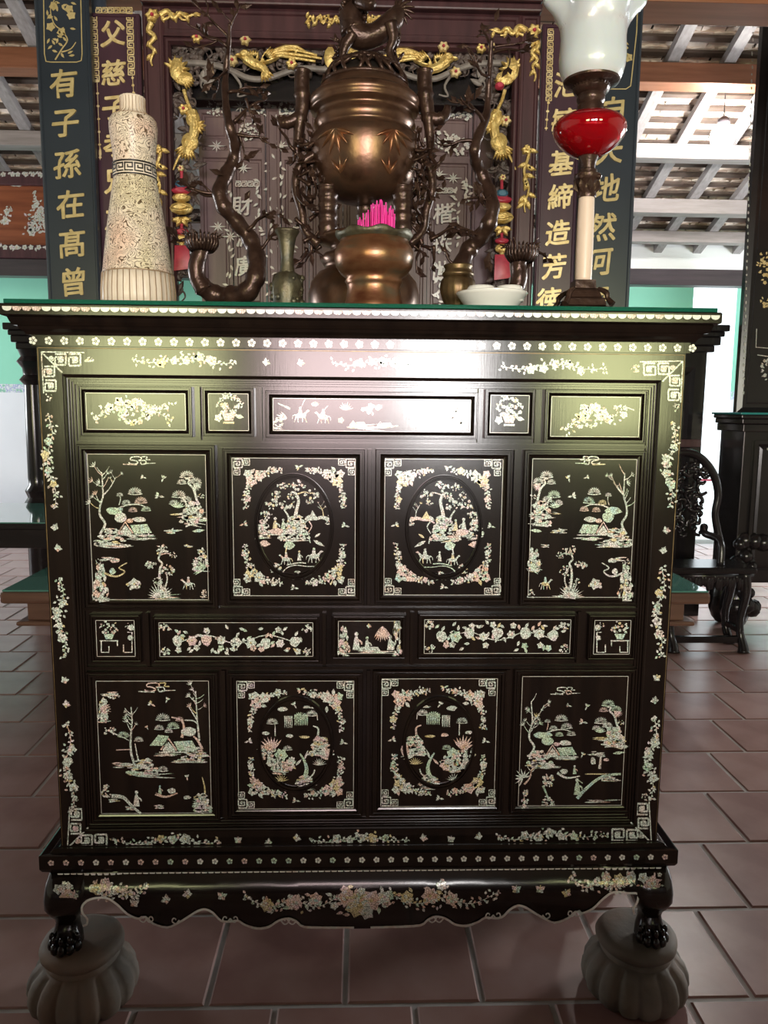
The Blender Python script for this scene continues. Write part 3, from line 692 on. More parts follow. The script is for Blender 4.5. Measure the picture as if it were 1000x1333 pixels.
# back: frame posts, scalloped crest, lattice of scrolls, along the left and rear of the seat
cr_ = [P(x, y, 2.66) for x, y in ((868, 600), (885, 589), (905, 592), (920, 604), (931, 622), (935, 645), (931, 668), (934, 690), (938, 712))]
MB().tube([(p.x, 2.66, p.z) for p in cr_], [.02, .024, .024, .024, .024, .022, .02, .022, .03], 8, 4).build('back_frame', 'black_wood', ch, True)
pm = MB(); pm.tube([(S0+.05, 2.66, zs-.02), (S0+.05, 2.66, cr_[0].z)], .022, 8); pm.build('back_post', 'black_wood', ch, True)
lat = MB()
for i in range(64):
    x = P(rr.uniform(872, 915), 650, 2.66).x; z = P(900, rr.uniform(598, 695), 2.66).z
    a = rr.random()*6; s = rr.uniform(.025, .045)
    lat.tube([(x+s*q*math.cos(a+q*3.5), 2.66+rr.uniform(-.008, .008), z+s*q*math.sin(a+q*3.5)) for q in (1, .8, .6, .4, .25)], [.008, .01, .011, .011, .012], 6, 2)
for i in range(12): lat.leaf3((P(rr.uniform(875, 915), 650, 2.66).x, 2.87, P(900, rr.uniform(600, 690), 2.66).z), (rr.uniform(-1, 1), 0, rr.uniform(-1, 1)), .07, .04)
lat.build('openwork_back', 'black_wood', ch, True, kind='stuff')
arm = MB(); q0 = P(930, 690, 2.66)
arm.tube([(S1-.20, 2.66, q0.z+.02), (S1-.22, 2.6, q0.z-.01), (S1-.17, 2.52, q0.z-.04), (S1-.17, 2.5, zs-.01)], [.022, .02, .02, .022], 8, 4); arm.build('armrest', 'black_wood', ch, True)
# dark altar at the far right with teal edged cornice and the nacre couplet board above it
Yr = 2.79
xa = P(968, 545, Yr).x; za = P(985, 537, Yr).z
al = thing('side_altar', 'dark side altar cabinet with teal edged top beside the bright doorway', 'cabinet', (xa+.6, Yr+.3, 0))
boxo('body', 'black_wood', xa+.03, xa+1.3, Yr+.04, Yr+.33, .3, za-.10, al, .006)
boxo('top', 'teal_edge', xa-.03, xa+1.36, Yr-.03, Yr+.34, za-.012, za, al, .003)
cornice_box(MB(), xa, xa+1.33, Yr, Yr+.335, [(za-.035, za-.012, .02), (za-.065, za-.035, .008), (za-.11, za-.065, -.006)]).build('cornice', 'black_wood', al, bevel=.005)
mb = MB(); mitred(mb, xa+.09, xa+.7, .36, za-.16, [(0, Yr+.041), (0, Yr+.02), (.02, Yr+.02), (.035, Yr+.035), (.05, Yr+.03)]); mb.build('panel', 'black_wood', al)
D = Draw(seed=3); D.bush(1003, 583, 8, 8, 3); D.build('nacre_flower', Yr+.02, al, .02)
for sx in (xa+.08, xa+1.25):
    for sy in (Yr+.1, Yr+.26):
        MB().ball((sx, sy, .15), .09, .08, .155, 12, 8).build('claw_foot', 'black_wood', al, True)
lw = MB(); 
for i in range(22): lw.ball((xa+.0+rr.uniform(.04, .2), Yr+.02+rr.uniform(0, .05), .12+rr.random()*.45), rr.uniform(.03, .06), seg=7, rings=5)
lw.build('carved_bracket', 'black_wood', al, True)
Yd = 2.98
xb = P(975, 300, Yd).x
nb = thing('nacre_board', 'tall black board edged with nacre dots standing above the teal edged altar', 'sign', (xb+.2, Yd, za))
mb = MB(); mitred(mb, xb, xb+.46, za, 3.6, [(0, Yd+.04), (0, Yd), (.03, Yd-.008), (.05, Yd-.008), (.06, Yd)]); mb.build('board', 'black_wood', nb)
D = Draw(seed=9)
for i in range(60): y = -20+i*9; D.blob(981-(y-10)*.026+D.rn.uniform(-.5, .5), y, 1, D.rn.uniform(1.5, 3))
D.build('nacre_edge', Yd-.008, nb, .002, mats=('nacre',)*4)
D = Draw(seed=10)
D.bush(1002, 345, 16, 30, 26, .35); D.bush(1004, 395, 14, 16, 9, .35)
D.build('gold_motif', Yd, nb, .002, mats=('gold_pale',)*4)
D = Draw(seed=11); D.bush(1004, 480, 14, 20, 16, .35); D.stroke([(985, 428), (984, 452), (1010, 454)], 1.2, sm=0); D.stroke([(986, 462), (1012, 466)], 1.2, sm=0)
D.build('nacre_motif', Yd, nb, .002)
# ------------------------------------------------------------------ the altar cabinet
HW, DEP = .64, .50
cab = thing('altar_cabinet', 'black lacquer altar cabinet inlaid with mother of pearl standing on stone bases', 'cabinet', (0, .25, .15))
def zl(py, Y=0.): return P(470, py, Y).z
def flare(name, prof, m='lacquer', back=DEP, bevel=0., parent=cab):
    rings = [[(-HW-o, -o, z), (HW+o, -o, z), (HW+o, back, z), (-HW-o, back, z)] for o, z in prof]
    return MB().loft(rings).build(name, m, parent, bevel=bevel)
ZB, ZT0 = zl(1098), zl(455)
pc = [(.0, 455), (.006, 455), (.006, 441), (.013, 440.5), (.015, 437), (.022, 433), (.024, 429), (.030, 428.5), (.034, 424), (.037, 418), (.044, 416), (.047, 414.5), (.047, 402), (.045, 400.5)]
flare('cornice', [(o, zl(y, -o)) for o, y in pc])
ZTOP = zl(400.5, -.045)
pb = [(.012, 1132), (.030, 1131), (.034, 1128), (.034, 1111), (.031, 1109.5), (.018, 1107), (.014, 1104), (.011, 1101), (.004, 1099), (.002, 1097.5)]
flare('base_moulding', [(o, zl(y, -o)) for o, y in pb])
boxo('carcass', 'lacquer', -HW, HW, .02, DEP, ZB-.02, ZT0+.01, cab, 0)
# border frame
bx0, bx1 = P(83, 500, 0).x, P(861, 500, 0).x
bxm = (bx1-bx0)/2; bx0, bx1 = -bxm, bxm
bz1_, bz0_ = zl(491), zl(1079)
mb = MB()
O = [(-HW, ZB-.004), (HW, ZB-.004), (HW, ZT0+.002), (-HW, ZT0+.002)]; I = [(bx0, bz0_), (bx1, bz0_), (bx1, bz1_), (bx0, bz1_)]
mb.loft([[(x, .025, z) for x, z in O], [(x, 0, z) for x, z in O], [(x, 0, z) for x, z in I]], cap=False)
mb.build('border_frame', 'lacquer', cab)
mb = MB()
mitred(mb, bx0, bx1, bz0_, bz1_, [(0, .02), (0, -.003), (.003, -.0045), (.006, -.003), (.0065, .003), (.010, .003), (.0105, .007), (.014, .007), (.0145, .0105), (.019, .0105), (.0195, .014)])
mb.build('inner_moulding', 'lacquer', cab)
def nline(parent, x0, x1, z0, z1, Y, wd=.0008, m='nacre_plain'):
    mb = MB()
    for a, b, c, d in ((x0, x1, z0, z0+wd), (x0, x1, z1-wd, z1), (x0, x0+wd, z0, z1), (x1-wd, x1, z0, z1)):
        mb.add([(a, Y, c), (b, Y, c), (b, Y, d), (a, Y, d)], [(0, 1, 2, 3)])
    return mb.build('nacre_line', m, parent)
nline(cab, -HW+.002, HW-.002, ZB+.0, ZT0-.003, -.0006, .0012, 'brass_old')
FY = .004
def panel(fx0, fy0, fx1, fy1, ins, line=True):
    ym = (fy0+fy1)/2; xm = (fx0+fx1)/2
    x0, x1 = P(fx0, ym, FY).x, P(fx1, ym, FY).x; z1, z0 = P(xm, fy0, FY).z, P(xm, fy1, FY).z
    k = ins/.019
    mb = MB(); mitred(mb, x0-ins, x1+ins, z0-ins, z1+ins, [(0, .015), (0, .001), (.0015*k, -.001), (.0035*k, -.001), (.0042*k, .003), (.0062*k, .003), (.0068*k, -.0005), (.010*k, -.0005), (.0125*k, .005), (.0165*k, .0065), (.017*k, .0035), (.019*k, FY)])
    o = mb.build('panel', 'lacquer', cab)
    if line: nline(o, x0+.0005, x1-.0005, z0+.0005, z1-.0005, FY-.0004)
    return o, x0, x1, z0, z1
W4 = (6, 1.3, 1.1, .6)
def el(name, parent, tr, seed, fn, Y=None):
    D = Draw(tr[0], tr[1], tr[2], seed, W4)
    if len(tr) > 3: D.kx = tr[3]
    fn(D); return D.build(name, FY if Y is None else Y, parent)
_poly = Draw.poly
def poly2(s, pts, m=None): kx = getattr(s, 'kx', s.k); s.p.append(([(s.ox+x*kx, s.oy+y*s.k) for x, y in pts], s.mi(m)))
Draw.poly = poly2

# --- landscape panels
def scene_hut(p, tr, sd, low=0):
    e = lambda n, f, q=0: el(n, p, tr, sd+q, f)
    e('nacre_cloud', lambda D: D.cloud(430, 155, 150))
    for q, (x, y, r, a) in enumerate(((455, 270, 26, .3), (592, 275, 32, 1.9), (562, 398, 40, .2), (650, 640, 34, 2.8) if not low else (560, 650, 30, 2))): e('nacre_bird', lambda D: D.bird(x, y, r, a), q)
    e('nacre_bare_tree', lambda D: (D.baretree([(160, 660), (195, 590), (160, 530), (160, 470), (180, 400), (178, 330), (172, 240)], 18, 9, 75), D.baretree([(185, 390), (230, 340), (270, 265)], 9, 5, 45), D.fan(160, 310, 40, 2.5, 4.4, 5)), 10)
    e('nacre_pine', lambda D: (D.stroke([(290, 480), (340, 462), (420, 455), (490, 480)], 11, 6), D.stroke([(290, 460), (300, 420), (295, 390)], 7, 4), [D.pad(x, y, r) for x, y, r in ((400, 380, 62), (340, 450, 40), (440, 440, 55), (385, 500, 40), (475, 495, 42), (295, 395, 30))]), 11)
    e('nacre_rock', lambda D: (D.blob(260, 500, 66, 26, 2), D.blob(300, 545, 46, 34), D.blob(235, 650, 30, 36, 1), D.rock(230, 735, 230, 110, 20), D.ground(120, 400, 735, 18)), 12)
    e('nacre_hut', lambda D: (D.hut(390, 665, 230, 150), D.blob(430, 560, 46, 20), D.blob(365, 568, 26, 16, 1), D.ground(330, 560, 685, 14)), 13)
    e('nacre_willow', lambda D: (D.pine([(850, 480), (825, 430), (800, 350), (765, 310), (775, 285), (745, 280)], 17, [(755, 265, 62), (720, 310, 42), (815, 305, 52)]), D.pine([(755, 470), (735, 420), (700, 405)], 12, [(700, 400, 62), (750, 430, 50), (665, 450, 40)]), D.fan(800, 310, 70, .2, 1.3, 7), D.fan(690, 480, 60, 3.6, 6, 8, 2), D.bush(850, 400, 26, 8)), 14)
    e('nacre_rock', lambda D: (D.rock(800, 590, 190, 150, 26), D.ground(630, 890, 530, 16), D.leaf(790, 640, -.1, 95, 24, 2), D.grass(780, 500, 60, 7, 2)), 15)
    e('nacre_bank', lambda D: D.ground(590, 730, 640, 14), 16)
    if not low:
        e('nacre_tree', lambda D: (D.stroke([(590, 1080), (570, 980), (570, 900), (585, 860), (560, 830), (575, 790), (580, 750)], 18, 9), D.stroke([(600, 1030), (620, 980), (615, 920)], 11, 7), D.stroke([(575, 800), (620, 790), (655, 805)], 8, 5), D.bush(580, 765, 46, 12), D.bush(655, 805, 30, 8), D.bush(620, 910, 46, 12), D.bush(555, 985, 40, 9), D.bush(500, 870, 46, 12, 20), D.grass(575, 1095, 110, 13), D.rock(590, 1095, 120, 70, 10), D.ground(450, 720, 1090, 10)), 17)
        e('nacre_rider', lambda D: D.rider(765, 1000, 56, -1), 18)
        e('nacre_rock', lambda D: (D.rock(850, 900, 110, 140, 18), D.fan(890, 880, 110, 2.5, 3.6, 9, 2), D.ground(730, 800, 740, 10)), 19)
        e('nacre_crag', lambda D: (D.rock(165, 1095, 110, 220, 26), D.stroke([(180, 920), (240, 945), (290, 945), (330, 915), (290, 890), (345, 855)], 14, 6), D.blob(245, 915, 22), D.blob(265, 840, 34, 16), D.ground(150, 300, 830, 12), D.bush(160, 850, 30, 8)), 20)
        e('nacre_flower', lambda D: (D.flower(395, 1000, 40), D.bush(390, 1010, 50, 8, 26)), 21)
        e('nacre_rock', lambda D: D.rock(870, 1090, 60, 50, 8), 22)
    else:
        e('nacre_boat', lambda D: (D.stroke([(370, 790), (440, 830), (540, 815)], 22, 8), D.blob(420, 780, 30, 22), D.figure(500, 800, 70), D.stroke([(520, 840), (560, 870)], 6)), 17)
        e('nacre_pavilion', lambda D: (D.stroke([(690, 760), (700, 650)], 22, 12), D.pad(700, 660, 40), D.blob(640, 700, 22, 30), D.stroke([(580, 800), (760, 800)], 8, sm=0), D.blob(740, 690, 24, 12)), 18)
        e('nacre_bridge', lambda D: (D.stroke([(520, 990), (580, 920), (660, 850), (740, 810), (850, 800)], 26, 16), D.rock(760, 850, 150, 50, 14), D.figure(520, 960, 130), D.ground(560, 860, 1010, 10)), 19)
        e('nacre_crag', lambda D: (D.baretree([(120, 880), (160, 830), (180, 760), (230, 740)], 14, 7, 60), D.fan(110, 830, 80, 2, 6, 9), D.bush(300, 850, 60, 16), D.stroke([(260, 890), (290, 960), (310, 1010)], 16, 8, 2), D.rock(300, 1040, 110, 70, 10), D.rock(130, 1050, 70, 120, 10)), 20)
    return
p, *_ = panel(117, 591, 270, 781, .019); scene_hut(p, (100, 570, .19), 31)
p, *_ = panel(690, 597, 825, 778, .017); scene_hut(p, (670+.19*(835+85*.919), 570, .19, -.19*.919), 71)
p, *_ = panel(677, 880, 814, 1049, .017); scene_hut(p, (662, 873, .168, .172), 131, 1)
p, *_ = panel(128, 886, 274, 1059, .019)
def scene_lake(p, tr, sd):
    e = lambda n, f, q=0: el(n, p, tr, sd+q, f)
    e('nacre_cloud', lambda D: D.cloud(550, 155, 170))
    for q, (x, y, r, a) in enumerate(((510, 270, 34, .5), (620, 240, 26, 2), (480, 430, 20, 1), (755, 770, 26, 1.4))): e('nacre_bird', lambda D: D.bird(x, y, r, a), q)
    e('nacre_rock', lambda D: (D.rock(185, 380, 90, 150, 16), D.fan(160, 300, 90, -.4, 1.0, 7, 1), D.ground(160, 300, 200, 14), D.bush(250, 215, 36, 9, 20)), 10)
    e('nacre_tree', lambda D: (D.baretree([(400, 690), (372, 600), (372, 480), (380, 380), (372, 290)], 17, 9, 60), D.stroke([(430, 680), (410, 600), (400, 540)], 11, 6), D.pad(320, 490, 50), D.pad(425, 520, 40), D.bush(225, 455, 44, 10, 24), D.stroke([(230, 460), (300, 490), (360, 520)], 8, 6), D.stroke([(270, 585), (370, 580)], 7, 5)), 11)
    e('nacre_island', lambda D: (D.rock(460, 745, 240, 90, 24), D.ground(235, 420, 690, 14), D.ground(320, 680, 762, 12), D.pad(590, 725, 46), D.blob(485, 660, 22), D.leaf(240, 675, .15, 120, 30, 1)), 12)
    e('nacre_pine', lambda D: (D.stroke([(720, 500), (735, 430), (715, 380), (650, 360)], 20, 8, 1), [D.pad(x, y, r) for x, y, r in ((590, 375, 62), (565, 440, 42), (660, 430, 55), (705, 380, 36), (630, 460, 36))]), 13)
    e('nacre_hut', lambda D: (D.hut(690, 600, 250, 160), D.poly([(500, 555), (560, 480), (630, 490), (610, 555)]), D.ground(500, 720, 620, 12)), 14)
    e('nacre_bare_tree', lambda D: (D.baretree([(840, 520), (830, 420), (825, 380), (820, 280), (815, 180)], 14, 9, 60), D.stroke([(740, 380), (800, 385), (830, 410)], 8, 8), D.stroke([(770, 290), (800, 340), (825, 380)], 8, 8), D.stroke([(860, 580), (830, 520), (800, 490)], 20, 10)), 15)
    e('nacre_rock', lambda D: (D.rock(800, 655, 220, 90, 22), D.blob(770, 460, 50, 30), D.ground(640, 900, 662, 10), D.leaf(830, 600, .35, 90, 26, 1)), 16)
    e('nacre_boat', lambda D: (D.stroke([(540, 885), (610, 905), (690, 880)], 20, 8), D.figure(570, 885, 60), D.blob(650, 865, 30, 18)), 17)
    e('nacre_bridge', lambda D: (D.stroke([(240, 900), (320, 910), (380, 970), (440, 1020)], 26, 16), D.rock(200, 900, 70, 80, 12), D.figure(410, 970, 110), D.ground(210, 300, 930, 12), D.ground(330, 400, 985, 12)), 18)
    e('nacre_crag', lambda D: (D.rock(850, 1005, 150, 120, 22), D.stroke([(880, 900), (875, 830), (860, 770)], 12, 6), D.blob(755, 910, 26, 14), D.grass(850, 950, 70, 9)), 19)
    e('nacre_bank', lambda D: D.ground(520, 600, 975, 12), 20)
scene_lake(p, (100, 865, .19), 171)

# --- oval panels
def oval_panel(rect, cx, cy, rx, ry, tr, sd, kind):
    p, x0, x1, z0, z1 = panel(*rect, .018)
    c = P(cx, cy, FY); a = rx*mpp(cx, cy, FY); b = ry*mpp(cx, cy, FY)
    N = 56; rings = []
    for s, y in ((1.0, .006), (1.0, -.001), (.985, -.003), (.965, -.003), (.95, .0), (.935, .0), (.925, -.002), (.905, -.002), (.895, FY+.0005), (.893, FY-.0002)):
        rings.append([(c.x+a*s*math.cos(2*PI*i/N), y, c.z+b*s*math.sin(2*PI*i/N)) for i in range(N)])
    mb = MB(); mb.loft(rings, cap=False); mb.add(rings[-1], [tuple(range(N))]); mb.build('oval_moulding', 'lacquer', p)
    L, T, R, B = rect[0]+1.5, rect[1]+1.5, rect[2]-1.5, rect[3]-1.5
    for i, (x, y, fx, fy) in enumerate(((L, T, 1, 1), (R, T, -1, 1), (L, B, 1, -1), (R, B, -1, -1))):
        el('nacre_corner_fret', p, (0, 0, 1.), sd+i, lambda D: D.corner(x, y, 11, fx, fy))
        def cl(D):
            X, Y = x+fx*27, y+fy*24 if fy > 0 else y+fy*26
            D.spray([(X, Y), (X+fx*16, Y-fy*7), (X+fx*36, Y-fy*10)], .8, 13, 2, 6, 4.5, 5); D.spray([(X, Y), (X-fx*10, Y+fy*18), (X-fx*12, Y+fy*40)], .8, 13, 2, 6, 4.5, 5)
            for k in range(9): D.leaf(X+D.rn.uniform(-8, 8), Y+D.rn.uniform(-8, 8), D.rn.random()*6.3, 9, 5)
            D.flower(X-fx*4, Y+fy*4, 8, 1 if D.rn.random() < .6 else 3, 6); D.flower(X+fx*6, Y-fy*3, 7.5, D.rn.choice((0, 1, 1))); D.flower(X-fx*9, Y-fy*5, 5.5)
        el('nacre_flower_spray', p, (0, 0, 1.), sd+10+i, cl)
    ym = cy
    for q, (x, y, aa) in enumerate(((cx+6, rect[1]+12, -.4), (cx, rect[3]-11, .2), (rect[0]+15, ym-4, 2.8), (rect[2]-14, ym-2, .3))): el('nacre_bird', p, (0, 0, 1.), sd+20+q, lambda D: D.bird(x, y, 6.5, aa))
    e = lambda n, f, q=0: el(n, p, tr, sd+30+q, f, FY-.0004)
    if kind == 0:
        e('nacre_tree', lambda D: (D.stroke([(490, 590), (505, 500), (520, 430), (500, 380), (470, 370)], 26, 12), D.stroke([(455, 600), (450, 540), (420, 490)], 16, 9), D.stroke([(500, 390), (560, 370), (590, 380)], 10, 5), [D.bush(x, y, r, 12) for x, y, r in ((410, 330, 34), (510, 325, 50), (610, 385, 48), (440, 450, 52), (340, 445, 50), (595, 435, 26), (470, 395, 34), (300, 525, 38), (370, 390, 34))]), 1)
        e('nacre_rock', lambda D: (D.rock(500, 690, 190, 150, 34), D.rock(280, 680, 120, 120, 18), D.grass(490, 600, 70, 9, 2), D.ground(240, 420, 660, 14), D.leaf(250, 720, .1, 80, 50, 1)), 2)
        e('nacre_figure', lambda D: (D.figure(360, 640, 100), D.figure(415, 630, 80), D.blob(370, 640, 50, 24, 1), D.flower(400, 680, 26, 0)), 3)
        e('nacre_cliff', lambda D: (D.stroke([(740, 560), (680, 545), (640, 555), (590, 560), (560, 580)], 26, 10), D.leaf(560, 560, -.5, 70, 30), D.poly([(590, 550), (615, 495), (650, 550)]), D.stroke([(590, 570), (610, 605), (585, 650)], 10, 5), D.rock(725, 590, 50, 60, 8), D.baretree([(690, 540), (685, 500), (665, 460)], 7, 5, 36)), 4)
        e('nacre_umbrella', lambda D: (D.blob(455, 735, 36, 30, 2), D.stroke([(430, 790), (440, 740)], 8)), 5)
        e('nacre_rider', lambda D: D.rider(435, 830, 54, -1), 6); e('nacre_rider', lambda D: D.rider(625, 810, 66, 1), 7)
        e('nacre_figure', lambda D: (D.figure(525, 840, 70), D.stroke([(440, 870), (520, 855), (570, 858)], 8), D.leaf(620, 700, .5, 90, 26), D.stroke([(600, 720), (590, 670)], 7), D.leaf(630, 680, -.6, 50, 18)), 8)
        e('nacre_bank', lambda D: (D.stroke([(400, 935), (440, 890), (500, 872), (580, 880), (660, 878)], 7, 4), D.rock(370, 920, 80, 60, 10), D.rock(515, 962, 80, 50, 12)), 9)
    else:
        e('nacre_waterfall', lambda D: ([D.stroke([(x, 340+6*(x % 3)), (x+2, 400), (x, 440-8*(x % 4))], 9, 3, 2 if 490 < x < 580 else 0, 0) for x in list(range(425, 475, 12))+list(range(495, 580, 12))], D.pad(535, 365, 60, 2), D.pad(610, 345, 50), D.stroke([(590, 330), (640, 330), (650, 380)], 8, 5)), 1)
        e('nacre_cloud', lambda D: (D.blob(410, 305, 34, 16), D.bird(490, 275, 30, 1), D.blob(460, 488, 28, 12), D.blob(560, 495, 36, 10), D.ground(540, 640, 290, 8)), 2)
        e('nacre_lotus', lambda D: (D.pad(340, 400, 50), D.stroke([(360, 490), (358, 400)], 8, 6), D.fan(340, 590, 110, 3.6, 5.4, 8, 1), D.bush(300, 600, 60, 16), D.blob(295, 470, 26, 12)), 3)
        e('nacre_flower', lambda D: (D.flower(455, 690, 40, 1, 6), D.flower(400, 620, 46, 2, 6), D.bush(400, 670, 90, 26, 60), D.ground(330, 470, 735, 16), D.pad(445, 580, 40)), 4)
        e('nacre_house', lambda D: (D.rock(670, 620, 170, 120, 30), D.pad(695, 520, 36), D.stroke([(650, 500), (655, 440), (620, 420)], 16, 7), D.poly([(615, 520), (650, 480), (690, 520)]), D.blob(730, 590, 28, 46, 1), D.leaf(660, 620, .4, 90, 26)), 5)
        e('nacre_crane', lambda D: (D.stroke([(560, 780), (575, 720), (560, 660), (530, 610)], 34, 9, 2), D.leaf(560, 650, -1.2, 70, 16), D.leaf(500, 690, -.8, 60, 18), D.stroke([(590, 780), (620, 750), (630, 720)], 9)), 6)
        e('nacre_grass', lambda D: (D.grass(660, 690, 60, 9), D.grass(400, 800, 60, 8), D.rock(560, 830, 160, 70, 20), D.ground(450, 640, 850, 10)), 7)
    return p
oval_panel((303, 596, 463, 776), 383, 686, 51.5, 70, (290, 570, .19), 211, 0)
oval_panel((500, 597, 653, 775), 577.5, 687, 50, 69, (485+.19*985, 571, .19, -.19), 311, 0)
oval_panel((309, 886, 461, 1053), 385, 968.5, 49.5, 65.5, (290, 865, .19), 411, 1)
oval_panel((496, 883, 646, 1050), 572, 966.5, 48, 63.5, (480+.19*980, 864, .19, -.19), 511, 1)

# --- small drawers
def basket(D, x, y, r):
    D.poly([(x-r*.5, y+r*.2), (x+r*.5, y+r*.2), (x+r*.3, y+r*.75), (x-r*.3, y+r*.75)], 1); D.stroke([(x-r*.4, y+r*.9), (x+r*.4, y+r*.9)], r*.14, sm=0)
    D.bush(x, y-r*.1, r*.8, 18, r*.5, .4); D.spray([(x-r*.9, y-r*.2), (x-r*.5, y-r*.9), (x, y-r), (x+r*.6, y-r*.8), (x+r, y-r*.3)], r*.06, 12, 2, r*.3, r*.2, r*.2)
    D.leaf(x+r*.5, y+r*.4, .2, r*.6, r*.35); D.flower(x-r*.75, y+r*.55, r*.3)
p, *_ = panel(112, 511.5, 242, 560, .013)
el('nacre_flower_spray', p, (0, 0, 1), 21, lambda D: (D.spray([(122, 545), (150, 530), (185, 528), (225, 548)], 1, 26, 5, 8, 7, 12), D.bush(172, 535, 26, 26, 16, .3), D.bush(215, 528, 14, 9, 6)))
p, *_ = panel(271, 512, 324, 561, .011)
el('nacre_basket', p, (0, 0, 1), 22, lambda D: basket(D, 298, 534, 18))
p, *_ = panel(355, 519, 613, 562, .014)
el('nacre_rider', p, (0, 0, 1), 23, lambda D: (D.rider(391, 541, 13, 1), D.stroke([(388, 540), (397, 520)], 1, sm=0), D.stroke([(378, 532), (362, 525)], 3, 1)))
el('nacre_rider', p, (0, 0, 1), 24, lambda D: (D.rider(421, 543, 12, -1), D.stroke([(415, 542), (427, 528)], 1, sm=0)))
el('nacre_rock', p, (0, 0, 1), 25, lambda D: (D.rock(362, 557, 16, 14, 9), D.fan(374, 545, 16, 3, 4, 5), D.blob(410, 526, 5, 3), D.flower(444, 547, 4)))
el('nacre_village', p, (0, 0, 1), 26, lambda D: (D.hut(465, 555, 22, 12), D.fan(450, 534, 12, 3.6, 6, 8), D.ground(440, 520, 556, 2), D.hut(500, 556, 20, 12), D.bush(482, 532, 14, 12, 7), D.bush(545, 540, 16, 14, 8)))
el('nacre_pavilion', p, (0, 0, 1), 27, lambda D: (D.rock(595, 557, 30, 26, 18), D.bush(594, 532, 12, 12, 8), D.rider(560, 548, 10, 1)))
p, *_ = panel(638, 514, 689, 564, .011)
el('nacre_basket', p, (0, 0, 1), 28, lambda D: basket(D, 663, 537, 18))
p, *_ = panel(717, 516, 833, 569, .013)
el('nacre_flower_spray', p, (0, 0, 1), 29, lambda D: (D.spray([(735, 560), (755, 545), (775, 530), (790, 545), (815, 530)], 1, 26, 5, 8, 7, 12), D.bush(765, 542, 20, 22, 16, .3), D.bird(804, 530, 7, -.5), D.flower(812, 540, 5), D.stroke([(815, 530), (826, 534)], 1.2)))
def altar_stand(D, x, y, f):
    D.bush(x-f*6, y-12, 12, 16, 9, .35); D.poly([(x-f*13, y-4), (x+f*1, y-4), (x-f*2, y+3), (x-f*10, y+3)], 2)
    D.stroke([(x-f*18, y+5), (x+f*6, y+5)], 1.6, sm=0, m=0)
    D.stroke([(x-f*16, y+5), (x-f*16, y+20), (x-f*6, y+20), (x-f*6, y+12)], 1.4, sm=0, m=0); D.stroke([(x+f*5, y+5), (x+f*5, y+12)], 1.4, sm=0, m=0)
    D.stroke([(x+f*14, y+20), (x+f*24, y+20), (x+f*24, y-6), (x+f*18, y-6)], 1.4, sm=0, m=0); D.stroke([(x+f*13, y+10), (x+f*13, y+20)], 1.4, sm=0, m=0); D.blob(x+f*23, y-12, 4); D.blob(x+f*22, y+1, 3.5); D.bush(x+f*20, y-14, 6, 5)
p, *_ = panel(125, 807, 176, 855, .012); el('nacre_stand', p, (0, 0, 1), 41, lambda D: altar_stand(D, 148, 829, 1))
p, *_ = panel(207, 810, 408, 855, .012)
def fruit(D, x0, x1, yc):
    w = x1-x0
    for i in range(9):
        x = x0+w*(.12+.76*i/8); y = yc+D.rn.uniform(-5, 5)
        D.flower(x, y, D.rn.uniform(5.5, 8), None, 6) if i % 2 else (D.blob(x, y, 7, 7.5), D.leaf(x, y-7, -1, 8, 4))
        for k in range(4): D.leaf(x+D.rn.uniform(-11, 11), yc+D.rn.uniform(-16, 16), D.rn.random()*6.3, 7.5, 4)
        D.flower(x+D.rn.uniform(-6, 6), yc+D.rn.choice((-1, 1))*D.rn.uniform(10, 16), 4.4)
    D.stroke([(x0+w*.1, yc+6), (x0+w*.3, yc-6), (x0+w*.5, yc+5), (x0+w*.7, yc-6), (x0+w*.9, yc+5)], 1.2)
def fruit_panel(p, x0, x1, y0, y1, sd):
    el('nacre_fruit_spray', p, (0, 0, 1), sd, lambda D: fruit(D, x0, x1, (y0+y1)/2))
    for q, (x, y) in enumerate(((x0+8, y0+7), (x1-8, y0+7), (x0+8, y1-7), (x1-8, y1-7))): el('nacre_corner', p, (0, 0, 1), sd+1+q, lambda D: D.bush(x, y, 6.5, 9, 5, .6))
fruit_panel(p, 207, 408, 810, 855, 42)
p, *_ = panel(440, 808, 521, 851, .012)
el('nacre_scholar', p, (0, 0, 1), 51, lambda D: (D.rock(448, 851, 16, 34, 20), D.figure(478, 846, 18), D.figure(464, 846, 24), D.poly([(470, 842), (492, 842), (496, 848), (466, 848)]), D.fan(498, 815, 22, .9, 2.2, 9), D.ground(460, 518, 848, 2), D.figure(508, 846, 20), D.bush(517, 818, 6, 8), D.butterfly(480, 815, 4), D.rock(516, 850, 14, 40, 12)))
p, *_ = panel(552, 806, 743, 851, .012); fruit_panel(p, 552, 743, 806, 851, 61)
p, *_ = panel(773, 807, 821, 852, .012); el('nacre_stand', p, (0, 0, 1), 71, lambda D: altar_stand(D, 801, 829, -1))
# narrow posts and rails between the panels
rl = lambda x, y0, y1: MB().hexa([(P(x, y0, 0).x-.0035, .004, P(x, y1, 0).z), (P(x, y0, 0).x+.0035, .004, P(x, y1, 0).z), (P(x, y0, 0).x+.0045, .015, P(x, y1, 0).z), (P(x, y0, 0).x-.0045, .015, P(x, y1, 0).z),
    (P(x, y0, 0).x-.0035, .004, P(x, y0, 0).z), (P(x, y0, 0).x+.0035, .004, P(x, y0, 0).z), (P(x, y0, 0).x+.0045, .015, P(x, y0, 0).z), (P(x, y0, 0).x-.0045, .015, P(x, y0, 0).z)]).build('post', 'lacquer', cab)
for x, a, b in ((257, 503, 573), (338, 504, 574), (626, 506, 576), (701, 507, 577), (287, 583, 789), (481.5, 585, 789), (673, 586, 788), (190, 799, 868), (422, 799, 867), (537, 798, 866), (756, 797, 864), (290, 874, 1068), (480, 874, 1066), (663, 873, 1062)): rl(x, a, b)
